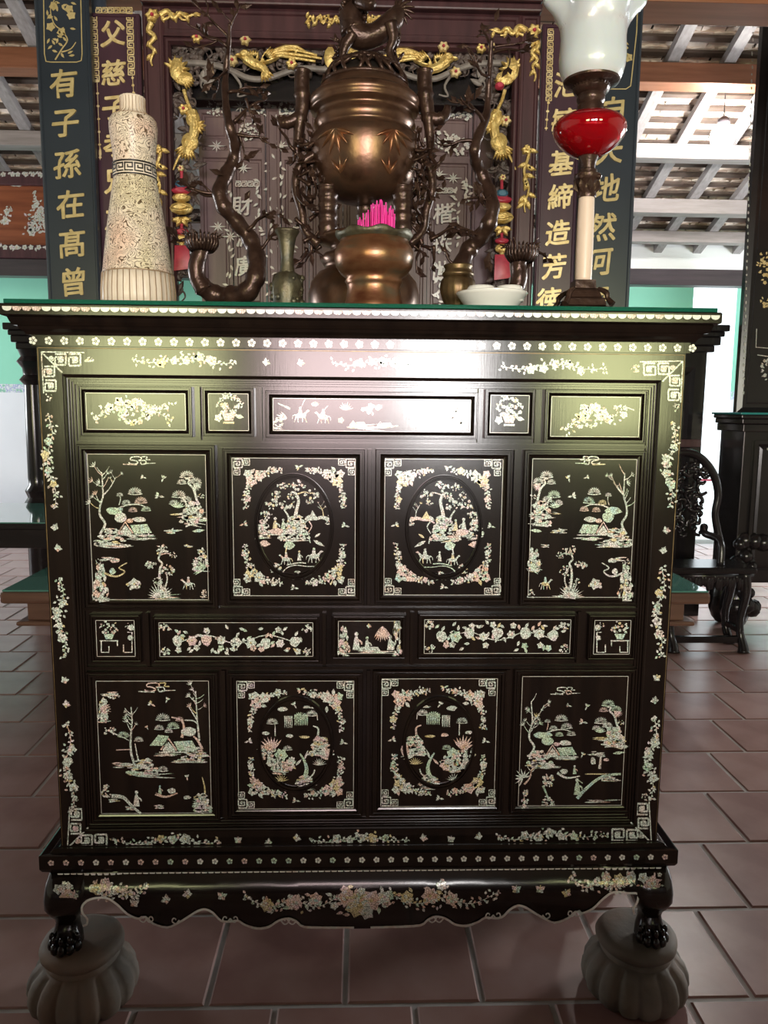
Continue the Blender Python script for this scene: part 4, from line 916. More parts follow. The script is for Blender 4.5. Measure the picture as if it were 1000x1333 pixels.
for y in (579, 794, 870.5):
    z = zl(y); MB().box(bx0+.02, bx1-.02, .005, .015, z-.003, z+.003).build('rail', 'lacquer', cab)

# --- border inlays
B0 = lambda n, sd, f: el(n, cab, (0, 0, 1), sd, f, 0)
for i, (x, y, fx, fy) in enumerate(((54, 458, 1, 1), (889, 470, -1, 1), (88, 1104, 1, -1), (848, 1097, -1, -1))):
    def cf(D):
        D.stroke([(x, y), (x+fx*56, y+fy*1)], 1.5, sm=0, m=0); D.stroke([(x, y), (x+fx*3, y+fy*54)], 1.5, sm=0, m=0); D.stroke([(x, y), (x+fx*27, y+fy*27)], 2, sm=0, m=0)
        for k, (a, b, r) in enumerate(((18, 3, 14), (36, 3, 15), (4, 19, 13), (5, 37, 14))): D.fret(x+fx*a, y+fy*b, r, fx, fy, 2.4, 4)
        for a, b in ((25, 9), (44, 10), (10, 26), (12, 44), (13, 9)): D.blob(x+fx*a, y+fy*b, 4, 3.4, 1 if D.rn.random() < .4 else 0)
        D.bush(x+fx*62, y+fy*10, 6, 8, 4, .6); D.bush(x+fx*9, y+fy*60, 4.5, 8, 6, .6)
    B0('nacre_corner_fret', 81+i, cf)
def sprv(n, x0, y0, x1, y1, sd, fl=4, amp=5, L=8):
    def f(D):
        pts = [(x0+(x1-x0)*t+amp*math.sin(t*9)*(0 if abs(y1-y0) < abs(x1-x0) else 1), y0+(y1-y0)*t+amp*.7*math.sin(t*9)*(1 if abs(y1-y0) < abs(x1-x0) else 0)) for t in (0, .2, .4, .6, .8, 1)]
        D.spray(pts, 1, 24, fl, L, 6.5, 8)
    B0(n, sd, f)
sprv('nacre_flower_spray', 62, 538, 70, 662, 91); sprv('nacre_flower_spray', 876, 550, 870, 660, 92)
sprv('nacre_flower_spray', 77, 752, 82, 856, 93); sprv('nacre_flower_spray', 861, 738, 857, 856, 94)
sprv('nacre_flower_spray', 86, 940, 94, 1056, 95); sprv('nacre_flower_spray', 851, 932, 845, 1042, 96)
sprv('nacre_flower_spray', 172, 468, 308, 471, 97, 5); sprv('nacre_flower_spray', 432, 472, 562, 474, 98, 5); sprv('nacre_flower_spray', 652, 477, 790, 478, 99, 5)
sprv('nacre_flower_spray', 158, 1096, 288, 1094, 100, 5); sprv('nacre_flower_spray', 403, 1093, 532, 1091, 101, 5); sprv('nacre_flower_spray', 648, 1090, 778, 1086, 102, 5)
for i, (x, y) in enumerate(((346, 472), (391, 473), (593, 475), (620, 476), (72, 687), (75, 714), (867, 691), (864, 717), (84, 886), (86, 917), (855, 883), (853, 912), (310, 1094), (350, 1097), (386, 1091), (551, 1091), (587, 1093), (624, 1089))): B0('nacre_butterfly', 110+i, lambda D: D.butterfly(x, y, 6.5))

# --- rows of pearl rosettes and the scalloped edge (one small piece each)
def rosette():
    mb = MB(); R = .0078
    for i in range(5):
        a = 2*PI*i/5+PI/2; c, s = math.cos(a), math.sin(a)
        pts = [(u*c-v*s, u*s+v*c) for u, v in ((.3*R, -.13*R), (.7*R, -.43*R), (R, -.2*R), (R, .2*R), (.7*R, .43*R), (.3*R, .13*R))]
        n = len(mb.v); mb.add([(x, -.0012, z) for x, z in pts]+[(x, 0, z) for x, z in pts], [(0, 1, 2, 3, 4, 5)]+[(6+j, 6+(j+1) % 6, (j+1) % 6, j) for j in range(6)])
    mb.add([(.0011*math.cos(j), -.0014, .0011*math.sin(j)) for j in (0, 1.05, 2.1, 3.14, 4.2, 5.2)], [(0, 1, 2, 3, 4, 5)])
    return mb
o0 = rosette().build('rosette', 'nacre_plain', cab); ros = o0.data; bpy.data.objects.remove(o0)
mm_ = [ros]
for k in ('nacre_pink', 'nacre_green'): q = ros.copy(); q.materials[0] = MATS[k]; mm_.append(q)
def place(me, name, loc, s=1., rz=0.):
    o = bpy.data.objects.new(name, me); o.location = loc; o.scale = (s, s, s); o.rotation_euler = (0, rz, 0); link(o, cab)
rr = random.Random(2)
a, b = P(43, 440, -.006), P(901, 456.5, -.006)
for i in range(44): t = i/43; place(mm_[0], 'rosette', (a.x+(b.x-a.x)*t, -.0063, (a.z+b.z)/2), 1, rr.uniform(-.3, .3))
a, b = P(67, 1128, -.034), P(866, 1110.5, -.034)
for i in range(43): t = i/42; place(rr.choice([mm_[0], mm_[0], mm_[0], mm_[1], mm_[2]]), 'rosette', (a.x+(b.x-a.x)*t, -.0343, (a.z+b.z)/2), .82, rr.uniform(-.3, .3))
a, b = P(9, 398, -.047), P(931, 416, -.047)
sw = (b.x-a.x)/74; sh = MB(); N = 9
pts = [(-sw*.48, 0)]+[(sw*.48*math.cos(PI+PI*j/N), -.0085*abs(math.sin(PI*j/N))**.7) for j in range(1, N)]+[(sw*.48, 0)]
n = len(pts); sh.add([(x, -.001, z) for x, z in pts]+[(x, 0, z) for x, z in pts], [tuple(range(n))]+[(n+j, n+(j+1) % n, (j+1) % n, j) for j in range(n)])
o0 = sh.build('scallop', 'nacre_plain', cab); scm = o0.data; bpy.data.objects.remove(o0)
sc_m = [scm]
q = scm.copy(); q.materials[0] = MATS['nacre_pink']; sc_m.append(q)
zs_ = zl(404.5, -.047)
for i in range(75): place(rr.choice([sc_m[0], sc_m[0], sc_m[1]]), 'scallop', (a.x+sw*i, -.0472, zs_))
mb = MB(); a, b = P(74, 1142, -.03).x, P(862, 1129, -.03).x; zq = zl(1134, -.028)
k = 94
for i in range(k):
    x = a+(b-a)*(i+.5)/k; w_ = (b-a)/k*.45; mb.add([(x-w_, -.0285, zq+.002), (x+w_, -.0285, zq+.002), (x+w_*.6, -.0285, zq-.0035), (x, -.0285, zq-.0055), (x-w_*.6, -.0285, zq-.0035)], [(4, 3, 2, 1, 0)])
mb.build('scallop_strip', 'nacre_plain', cab, kind='stuff')

# --- apron with cloud-scroll lower edge
ZA = zl(1131.5, -.02)
def ysurf(z):
    t = max(0., min(1., (ZA-z)/.125)); return -.026-.022*math.sin(PI*t**.8)
def AP(x, y):
    c = P(x, y, -.04)
    for _ in range(2): c = P(x, y, ysurf(c.z))
    return Vector((c.x, ysurf(c.z), c.z))
edge = [(118, 1172), (138, 1170), (152, 1178), (166, 1191), (180, 1197), (190, 1195), (200, 1204), (218, 1209), (232, 1203), (245, 1195), (258, 1187), (268, 1185), (278, 1190), (288, 1200), (300, 1201), (310, 1200), (320, 1206), (335, 1210), (350, 1208), (363, 1200), (376, 1197), (386, 1201), (396, 1208), (430, 1209), (461, 1209)]
E_ = [AP(x, y) for x, y in edge]
V, _ = catmull(E_, [0]*len(E_), 5)
pts = [(v.x, v.z) for v in V]; xm = pts[-1][0]
pts = pts+[(2*0.0-x+0, z) for x, z in pts[::-1]] if False else pts+[(-x, z) for x, z in pts[::-1]]
xe0 = pts[0][0]
pts = [(-HW+.03, pts[0][1]+.02), (xe0-.008, pts[0][1]+.002)]+pts+[(-xe0+.008, pts[0][1]+.002), (HW-.03, pts[0][1]+.02)]
mb = MB(); J = 9; rows = []
for x, zb in pts:
    rows.append([(x, ysurf(ZA+.004+(zb-ZA-.004)*j/J), ZA+.004+(zb-ZA-.004)*j/J) for j in range(J+1)]+[(x, ysurf(zb)+.018, zb), (x, 0, ZA+.004)])
mb.loft(rows); ap_ = mb.build('apron', 'lacquer', cab, 35)
def ed(D):
    L = [(118, 1172)]+edge[1:]
    D.stroke([(108, 1207), (113, 1205), (114, 1197), (108, 1190), (108, 1180)]+L, 2.8, sm=3, m=0)
    q = [proj((-v.x, v.y, v.z))[:2] for v in E_]
    D.stroke(q[::-1], 2.8, sm=3, m=0); D.stroke([q[0], (830, 1165), (829, 1176), (824, 1184), (826, 1192)], 2.8, sm=3, m=0)
    for x, y, f in ((186, 1197, 1), (196, 1197, -1), (228, 1199, 1), (294, 1197, 1), (306, 1197, -1), (372, 1200, -1), (380, 1200, 1)):
        for xx, ff in ((x, f), (proj((-P(x, y, -.04).x, -.04, P(x, y, -.04).z))[0], -f)):
            yy = y-(xx-x)*.0135
            D.stroke([(xx+ff*6*math.cos(t), yy+6*math.sin(t)*(1-.0*t)) if False else (xx+ff*(6-t)*math.cos(t*1.3), yy+(6-t)*math.sin(t*1.3)) for t in (0, 1, 2, 3, 4, 5)], 2, 1.4, m=0)
D = Draw(0, 0, 1, 5, W4); ed(D); D.p = [([(x, y-2.2) for x, y in q], m) for q, m in D.p]; D.build('nacre_edge', AP, ap_, .0022, mats=('nacre_plain',)*4)
def apm(n, sd, f): D = Draw(0, 0, 1, sd, (5, 3, .8, 1)); f(D); D.build(n, AP, ap_, .001)
def cluster(D, x0, x1, y, big):
    D.spray([(x0, y-6), (x0+(x1-x0)*.25, y+8), (x0+(x1-x0)*.5, y), (x0+(x1-x0)*.75, y+8), (x1, y-8)], 1.3, 26, 0, 9, 7, 11)
    for x, yy, r in big: D.flower(x, yy, r, D.rn.choice((1, 1, 0, 3)), 6); [D.leaf(x+D.rn.uniform(-r, r), yy+D.rn.uniform(-r, r), D.rn.random()*6, r*.9, r*.5) for _ in range(5)]
apm('nacre_flower_spray', 1, lambda D: cluster(D, 318, 445, 1172, ((348, 1178, 9), (382, 1174, 11), (411, 1170, 9))))
apm('nacre_peony', 2, lambda D: (D.bush(470, 1172, 40, 26, 20, .3), D.flower(466, 1177, 17, 3, 7), D.flower(483, 1172, 14, 1, 6), D.flower(452, 1168, 11, 1, 6), D.flower(478, 1188, 9, 0), D.flower(500, 1168, 8)))
apm('nacre_flower_spray', 3, lambda D: cluster(D, 505, 650, 1168, ((530, 1168, 9), (560, 1166, 11), (588, 1170, 9), (575, 1152, 7))))
for i, (x, y) in enumerate(((175, 1176), (217, 1171), (245, 1164), (289, 1167), (672, 1158), (703, 1158), (738, 1163))): apm('nacre_butterfly', 30+i, lambda D: D.butterfly(x, y, 8))
apm('nacre_flower_spray', 4, lambda D: (cluster(D, 118, 192, 1158, ((125, 1156, 8), (137, 1152, 9), (152, 1158, 6)))))
apm('nacre_flower_spray', 5, lambda D: (cluster(D, 742, 826, 1147, ((822, 1142, 8), (806, 1145, 8), (790, 1142, 6)))))

# --- cabriole legs with carved paw feet
def leg(sx, front=True):
    prof = [(1131, 65, 122), (1145, 62.5, 122), (1160, 62, 119), (1172, 63, 114), (1182, 68, 109), (1190, 72, 104), (1199, 73, 101), (1208, 71, 102), (1219, 69, 106), (1230, 70, 108), (1234, 73, 105)]
    yf = [-.034, -.054, -.062, -.058, -.044, -.028, -.018, -.024, -.036, -.042, -.034]
    rings = []
    for (py, xa, xb), y0 in zip(prof, yf):
        A_, B_ = P(xa, py, y0*.2), P(xb, py, y0*.2); hw = (B_.x-A_.x)/2; cx = (A_.x+B_.x)/2; dp = hw*1.0
        R = []
        for j in range(20):
            a = 2*PI*j/20; c, s = math.cos(a), math.sin(a); e = .65
            R.append((sx*-(cx+hw*math.copysign(abs(c)**e, c)), y0+dp+dp*math.copysign(abs(s)**e, s), A_.z))
        rings.append(R if front else [(x, DEP-y, z) for x, y, z in R])
    for k in range(1, 5): rings[-k] = [(x, y, max(z, (.1503, .158, .172, .188)[k-1])) for x, y, z in rings[-k]]
    rings[-1] = [(x, y, .1503) for x, y, z in rings[-1]]
    o = MB().loft(rings).build('leg', 'lacquer', cab, 50)
    toe = MB(); cx = sum(p[0] for p in rings[-2])/20; cy = sum(p[1] for p in rings[-2])/20; zt_ = rings[-2][0][2]
    for k in range(5):
        a = -PI/2+(k-2)*.55; x, y = cx+.030*math.cos(a), cy+.034*math.sin(a)
        if not front: y = 2*cy-y
        toe.ball((x, y, zt_+.006), .0095, .011, .0135, 8, 6); toe.ball((x, y, zt_+.026), .006, .006, .009, 8, 5)
    toe.build('toe', 'lacquer', o, True)
    return o
lgs = [leg(s, f) for s in (-1, 1) for f in (True, False)]
lgs = [leg_ for leg_ in lgs]
def KN(x, y):
    t = max(0., min(1., (y-(1131 if x < 400 else 1116))/52.)); Y = -.034-.0285*math.sin(PI*t**.9)-.001
    c = P(x, y, Y); return Vector((c.x, Y, c.z))
for sd, (cx, cy) in ((6, (86, 1163)), (7, (847, 1148))):
    D = Draw(0, 0, 1, sd, (5, 3, .8, 1)); D.bush(cx, cy, 16, 18, 15, .4); D.flower(cx+2, cy+2, 10, 1, 6); D.flower(cx-10, cy-6, 7, 0)
    D.build('nacre_flower', KN, cab, .001)
# green glass sheet on the cabinet
gs = tag(boxo('glass_sheet', 'glass_green', -HW-.040, HW+.040, -.042, DEP-.01, ZTOP+.0005, ZTOP+.0085, None, .001), 'green glass sheet covering the top of the nacre altar cabinet', 'glass')
ZG = ZTOP+.0085

# stone bases
def stone(px, y, lab, flip):
    x = P(px, 1228, .02).x*1.0; Y = y
    t = thing('stone_base', lab, 'pedestal', (x, Y, 0), 'stone bases under the altar cabinet')
    lob = lambda a, r, z: r*(1-.075*(1-abs(math.sin(7*a)))**2*(1.3 if z < .10 else 0))
    MB().lathe((x, Y), [(.086, .0), (.098, .004), (.112, .02), (.117, .040), (.115, .060), (.106, .080), (.090, .095), (.080, .102)], 84, lob).build('lobed_body', 'stone', t, True)
    MB().lathe((x, Y), [(.074, .098), (.078, .104), (.072, .110), (.070, .114), (.080, .118), (.087, .126), (.088, .136), (.083, .145), (.070, .15), (.03, .15)], 40, lambda a, r, z: r*(1+.012*math.sin(3*a)+.008*math.sin(7*a+1))).build('collar', 'stone', t, True)
    return t
stone(107, .02, 'grey stone lobed base under the front foot below the ivory vase', 0); stone(828, .02, 'grey stone lobed base under the front foot below the oil lamp', 1)
stone(107, DEP-.02, 'grey stone lobed base under the rear foot below the ivory vase', 0); stone(828, DEP-.02, 'grey stone lobed base under the rear foot below the oil lamp', 1)
# ------------------------------------------------------------------ things on the cabinet
def base_on(mbv, z0): pass
# --- ivory vase
Yv = .20
vx = P(178, 300, Yv).x; kv = mpp(178, 260, Yv)
zv = lambda y: P(178, y, Yv).z
vz = thing('porcelain_vase', 'tall waisted ivory vase with fine brown scrolls and black key band', 'vase', (vx, Yv, ZG))
def vprof(pts): return [(h*kv, zv(y)) for y, h in pts]
flut = lambda a, r, z: r*(1-.03*abs(math.sin(9*a)))
MB().lathe((vx, Yv), [(40*kv, ZG), (46*kv, ZG+.004)]+vprof([(410, 47.5), (385, 47.5), (370, 46.5), (357, 44.8)]), 72, flut).build('foot', 'vase_ivory', vz, True)
MB().lathe((vx, Yv), vprof([(357, 44.8), (330, 41.5), (300, 37.5), (270, 33), (248, 29.2), (234, 27)]), 48, cap=False).build('lower_body', 'vase_glaze', vz, True)
MB().lathe((vx, Yv), vprof([(234, 27), (231, 27.4), (218, 26.4), (215, 26.2)]), 48, cap=False).build('key_band', 'vase_ivory', vz, True)
MB().lathe((vx, Yv), vprof([(215, 26.2), (200, 26.8), (185, 28.6), (172, 30), (164, 30.2), (158, 29), (154, 26)]), 48, cap=False).build('upper_body', 'vase_glaze', vz, True)
MB().lathe((vx, Yv), vprof([(154, 26), (151, 20), (147, 16.5), (140, 15.5), (131, 15.8), (128, 16.3), (127, 15), (131, 13.5), (150, 13)]), 72, flut, cap=False).build('neck', 'vase_ivory', vz, True)
mb = MB()
def ringline(r, z0, z1): mb.lathe((vx, Yv), [(r, z0), (r, z1)], 48, cap=False)
for y0, y1 in ((234, 232), (217.5, 215.5)): ringline(27.6*kv, zv(y0), zv(y1))
N = 14
for i in range(N):                                    # key fret on the band
    a0 = 2*PI*i/N
    def pt(u, v): a = a0+u*2*PI/N; r = 27.9*kv; return (vx+r*math.cos(a), Yv+r*math.sin(a), zv(230.5)+(zv(219)-zv(230.5))*v)
    def seg(u0, v0, u1, v1): mb.add([pt(u0, v0), pt(u1, v0), pt(u1, v1), pt(u0, v1)], [(0, 1, 2, 3)])
    for q in ((.05, .0, .95, .16), (.05, .84, .95, 1), (.05, 0, .18, 1), (.35, .35, .95, .5), (.35, .5, .48, .7), (.82, .35, .95, .84)): seg(*q)
mb.build('key_fret', 'ink', vz)
for y, h in ((357, 45.2), (154.5, 26.6)):
    MB().lathe((vx, Yv), [(h*kv, zv(y+1)), (h*kv, zv(y-.5))], 48, cap=False).build('line', 'vase_line', vz)
fl = MB()
for i in range(36):
    a = 2*PI*i/36+.04; r = 47.6*kv
    fl.tube([(vx+r*q*math.cos(a), Yv+r*q*math.sin(a), z) for q, z in ((.985, ZG+.01), (1.0, zv(395)), (.995, zv(380)), (.955, zv(358)))], .0009, 4)
for i in range(24):
    a = 2*PI*i/24; fl.tube([(vx+r_2*kv*math.cos(a), Yv+r_2*kv*math.sin(a), zv(y)) for r_2, y in ((26.5, 155), (20, 150.5), (16.2, 146), (15.6, 138), (16, 130))], .0006, 4)
fl.build('rib_lines', 'vase_line', vz, kind='stuff')

# --- bronze trees (candle stands): curved trunk, broken stump with cup, twigs, leaves
def T(x, y, Y): return P(x, y, Y)
def twig(mb, lf, p, d, L, r, rg, depth=0):
    p = Vector(p); d = Vector(d).normalized(); pts = [p]; 
    for i in range(4): d = (d+Vector((rg.uniform(-.45, .45), rg.uniform(-.4, .4), rg.uniform(-.35, .45)))).normalized(); pts.append(pts[-1]+d*L/4)
    mb.tube(pts, [r, r*.85, r*.7, r*.55, r*.35], 6, 2)
    for i in range(2): lf.leaf3(pts[rg.randint(2, 4)], (d+Vector((rg.uniform(-1, 1), rg.uniform(-.6, .6), rg.uniform(-.8, .8)))), .028*rg.uniform(.7, 1.2), .012)
    if depth:
        for i in range(2): twig(mb, lf, pts[rg.randint(1, 3)], d+Vector((rg.uniform(-1, 1), rg.uniform(-.7, .7), rg.uniform(-1, 1))), L*.6, r*.6, rg, depth-1)
def bronze_tree(name, lab, trunk, stump, cup, twigs, Y, seed, leafs):
    rg = random.Random(seed)
    b0 = T(trunk[0][0], 390, Y)
    t = thing(name, lab, 'ornament', (b0.x, Y, ZG), 'bronze trees beside the incense burner')
    pts = []; rad = []
    for i, (x, y, r) in enumerate(trunk):
        p = T(x, y, Y+.02*math.sin(i*1.3)); k = mpp(x, y, Y); p.z = max(p.z, ZG+r*k*.9); pts.append(p); rad.append(r*k)
    V_, R_ = catmull(pts, rad, 5)
    R_ = [r*(1+.10*math.cos(i*2*PI/5)+rg.uniform(-.03, .05)) for i, r in enumerate(R_)]
    MB().tube(V_, R_, 14).build('trunk', 'bronze_dark', t, True)
    S = [T(x, y, Y-.01) for x, y, r in stump]
    for q, (x, y, r) in zip(S, stump): q.z = max(q.z, ZG+.012)
    MB().tube(S, [r*mpp(300, 350, Y) for x, y, r in stump], 12, 4).build('stump', 'bronze_dark', t, True)
    c = T(cup[0], cup[1], Y-.01); k = mpp(300, 320, Y)
    cu = MB(); cu.lathe((c.x, c.y), [(.008, c.z-.02), (16*k, c.z-.012), (20*k, c.z), (18*k, c.z+.004), (.010, c.z-.004)], 20)
    for i in range(26):
        a = 2*PI*i/26; rr_ = 17*k
        cu.tube([(c.x+rr_*math.cos(a)*q, c.y+rr_*math.sin(a)*q, c.z+z) for q, z in ((.8, -.015), (1.2, .0), (1.15, .018), (1.5+rg.uniform(-.2, .2), .022+rg.uniform(-.01, .01)))], [.004, .004, .003, .0015], 5, 2)
    cu.build('thorn_cup', 'bronze_dark', t, True)
    lf = MB()
    for x, y, dx, dy, L, r in twigs:
        k = mpp(x, y, Y); tw = MB(); twig(tw, lf, T(x, y, Y), (dx, rg.uniform(-.3, .3), -dy), L*k, r*k, rg, 1); tw.build('twig', 'bronze_dark', t, True)
    for x, y, a, L, W in leafs: k = mpp(x, y, Y); MB().leaf3(T(x, y, Y-.02), (math.cos(a), -.2, -math.sin(a)), L*k, W*k).build('leaf', 'bronze_dark', t)
    lf.build('small_leaf', 'bronze_dark', t, kind='stuff')
    ft = MB()
    for i in range(9): ft.tube([(b0.x+rg.uniform(-.06, .14), Y+rg.uniform(-.05, .03), ZG+.008)]+[(b0.x+rg.uniform(-.06, .14), Y+rg.uniform(-.06, .04), ZG+.01+rg.uniform(0, .03))], [.009, .005], 6)
    ft.build('root', 'bronze_dark', t, True, kind='stuff')
    return t
Yt = .34
bronze_tree('bronze_tree', 'dark bronze plum tree with twisted trunk standing beside the ivory vase',
    [(262, 372, 12), (280, 384, 13), (302, 386, 13), (322, 380, 12.5), (333, 360, 12), (334, 336, 12), (326, 312, 10.5), (309, 290, 9.5), (292, 270, 9.5), (286, 250, 9.5), (294, 228, 9), (305, 207, 8), (306, 188, 7.2), (300, 168, 6), (295, 145, 5), (293, 115, 4.5), (295, 85, 4), (298, 55, 3.2), (299, 30, 2)],
    [(266, 378, 11), (257, 362, 10.5), (256, 345, 11), (261, 330, 10), (263, 318, 10)], (263, 318), [(299, 50, -1, -.8, 46, 2.4), (297, 62, -1, -.55, 60, 2.4), (299, 40, .6, -1, 34, 2), (304, 160, .9, -.6, 46, 3), (300, 175, 1, .2, 50, 3), (287, 250, -1, .35, 44, 3), (285, 255, -1, -.4, 36, 2.6), (297, 120, 1, -.6, 50, 2.5), (322, 300, .9, -.5, 40, 3), (340, 325, 1, -.4, 34, 2.6), (297, 90, -1, .3, 40, 2.2), (240, 312, -1, -.1, 24, 2.4), (320, 128, .6, .8, 30, 2)],
    Yt, 3, [(270, 108, -1.2, 26, 11), (262, 120, -.6, 20, 9), (275, 100, -1.7, 22, 9), (318, 208, -.5, 24, 9), (272, 220, .4, 22, 8), (318, 262, -1, 16, 8), (350, 308, -.4, 22, 8)])
bronze_tree('bronze_tree', 'dark bronze plum tree with twisted trunk rising behind the brass pot',
    [(664, 388, 12), (645, 392, 13), (622, 391, 13), (603, 385, 12.5), (597, 366, 12), (601, 345, 11.5), (611, 325, 11), (626, 308, 10.5), (637, 290, 10), (641, 270, 9.5), (637, 250, 9), (628, 230, 8.5), (620, 210, 7.5), (618, 195, 7), (624, 175, 6), (633, 152, 5), (636, 120, 4.2), (638, 85, 3.6), (640, 50, 2.4)],
    [(660, 388, 11), (672, 375, 10.5), (676, 360, 11), (675, 345, 10), (678, 334, 10)], (679, 332), [(640, 60, -.6, -1, 34, 2.4), (639, 70, 1, -.3, 50, 2.4), (640, 62, .9, .1, 44, 2), (622, 185, -1, .1, 46, 3), (630, 160, -1, -.7, 50, 3), (640, 262, -1, -.3, 36, 2.8), (628, 310, -1, -.1, 50, 2.8), (637, 100, -1, .1, 46, 2.2), (640, 280, -.8, -.7, 30, 2.6), (697, 328, 1, -.1, 20, 2.4), (600, 350, -1, -.5, 40, 2.6)],
    Yt, 5, [(610, 135, -1.6, 22, 9), (618, 130, -1.1, 20, 8), (590, 300, .3, 24, 10), (578, 310, -.4, 20, 9), (625, 258, -2, 22, 8), (632, 352, -1.4, 24, 10), (640, 356, -1.9, 20, 8), (644, 30, -1.3, 18, 7)])

# --- small bronze vase, left
Ys = .23
ks = mpp(374, 350, Ys); zz = lambda y: P(374, y, Ys).z; sx_ = P(374, 370, Ys).x
sv = thing('bronze_vase', 'small verdigris bronze vase with flared neck and rocky belly', 'vase', (sx_, Ys, ZG))
MB().lathe((sx_, Ys), [(h*ks, zz(y)) for y, h in ((356, 10), (348, 9), (335, 8), (318, 10), (308, 12), (302, 15.5), (299.5, 16), (302, 13), (320, 8))], 20, lambda a, r, z: r*(1+.05*math.sin(5*a)), cap=False).build('neck', 'verdigris', sv, True)
rq = random.Random(8)
mb = MB(); mb.lathe((sx_, Ys), [(14*ks, ZG), (16*ks, ZG+.006), (17*ks, zz(398)), (20*ks, zz(380)), (20.5*ks, zz(368)), (16*ks, zz(358)), (9*ks, zz(354))], 26, lambda a, r, z: r*(1+.08*math.sin(9*a+z*120)+.05*math.sin(17*a-z*200)))
for i in range(40): a = rq.random()*6.28; z = rq.uniform(ZG+.02, zz(360)); mb.ball((sx_+19*ks*math.cos(a), Ys+19*ks*math.sin(a), z), rq.uniform(.004, .009), seg=6, rings=4)
mb.build('rocky_belly', 'verdigris', sv, True)
# --- brass pot, right
Yp = .15
kp = mpp(595, 370, Yp); zz2 = lambda y: P(595, y, Yp).z; px_ = P(596, 370, Yp).x
bp_ = thing('brass_pot', 'small old brass pot with ribbed belly in front of the bronze tree', 'pot', (px_, Yp, ZG))
MB().lathe((px_, Yp), [(14*kp, ZG), (16*kp, ZG+.005), (15*kp, zz2(400)), (20*kp, zz2(390)), (23.5*kp, zz2(376)), (22*kp, zz2(366)), (18*kp, zz2(361))], 48, lambda a, r, z: r*(1+.02*math.sin(16*a))).build('belly', 'brass_old', bp_, True)
MB().lathe((px_, Yp), [(h*kp, zz2(y)) for y, h in ((362, 18), (359, 20.5), (356, 20.5), (354, 18), (350, 17), (347, 19), (345, 18), (347, 15), (352, 5))], 40).build('rim', 'brass_old', bp_, True)

# --- big tripod incense burner
Yb = .34
bx_ = P(474, 330, Yb).x; kb = mpp(474, 220, Yb); zb = lambda y: P(474, y, Yb).z
bu = thing('incense_burner', 'tall bronze tripod incense burner with pierced lid and lion finial', 'incense burner', (bx_, Yb, ZG))
MB().lathe((bx_, Yb), [(h*kb, zb(y)) for y, h in ((262, 30), (256, 48), (248, 57), (236, 63), (220, 67), (205, 69.5), (192, 71), (184, 70), (179, 66), (176, 61), (172, 62.5), (166, 66), (160, 64), (155, 61), (151, 63), (149, 68), (146, 70), (143, 68.5), (141, 70.5), (133, 70.5), (130, 68), (134, 60), (160, 50))], 64).build('bowl', 'bronze', bu, True)
mb = MB(); mb.lathe((bx_, Yb), [(h*kb, zb(y)) for y, h in ((133, 62), (131, 64), (127, 63), (118, 57), (114, 54), (113, 50), (116, 46))], 64, lambda a, r, z: r*(1+.012*math.sin(26*a) if z < zb(117) else 1))
lid = mb.build('lid', 'bronze', bu, True)
pi_ = MB()
dome = lambda a, t: (bx_+kb*54*math.cos(t)*math.cos(a), Yb+kb*54*math.cos(t)*math.sin(a), zb(114)+(zb(76)-zb(114))*math.sin(t))
rg = random.Random(5)
for i in range(22):
    a = 2*PI*i/22; b = a+rg.choice((-1, 1))*rg.uniform(.2, .5)
    pi_.tube([dome(a+(b-a)*q, q*1.1) for q in (0, .25, .5, .75, 1)], .0048, 6)
    pi_.tube([dome(a+(b-a)*.3+(a-b)*q*.8, .3+q*.55) for q in (0, .5, 1)], .004, 6)
for t_ in (.02, .62, 1.12): pi_.tube([dome(2*PI*j/40, t_) for j in range(41)], .005, 6)
pi_.build('pierced_dome', 'bronze_dark', bu, True)
MB().lathe((bx_, Yb), [(kb*52, zb(118)), (kb*46, zb(104)), (kb*36, zb(92)), (kb*20, zb(83)), (2*kb, zb(79))], 32).build('inner_cover', 'ink', bu, True)
# bamboo leaves in relief on the bowl
bl_ = MB()
RP = [(184, 70), (192, 71), (205, 69.5), (220, 67), (236, 63), (248, 57), (256, 48)]
def rad_at(y):
    for (y0, h0), (y1, h1) in zip(RP, RP[1:]):
        if y <= y1: return kb*(h0+(h1-h0)*max(0, (y-y0)/(y1-y0)))
    return kb*48
def onbowl(px, py, up=0.): dxx = (px-474)*kb; rr_ = rad_at(py)+.001+up; q = max(-.98, min(.98, dxx/rr_)); return Vector((bx_+dxx, Yb-rr_*math.sqrt(1-q*q), zb(py)))
for cx, cy, an, Ls in ((437, 190, (2.9, 2.3, 1.8, 1.35, .9, .4), 30), (510, 190, (2.7, 2.2, 1.75, 1.3, .8, .3), 30), (444, 242, (4.1, 5.2, 4.65), 24), (505, 242, (4.1, 5.2, 4.65), 24)):
    for a in an:
        L = Ls*(1 if 1 < a < 2.2 else .85); c, s = math.cos(a), math.sin(a); rows = []
        for u, wd in ((0, .02), (.2, .09), (.45, .12), (.75, .07), (1, .005)):
            rows.append([onbowl(cx+c*u*L-s*v*wd*L, cy+s*u*L+c*v*wd*L, .0045*(1-abs(v)) if 0 < u < 1 else .0) for v in (-1, -.5, 0, .5, 1)])
        bl_.loft(rows, cap=False, closed=False)
    bl_.build('bamboo_relief', 'bronze_red', bu, True); bl_ = MB()
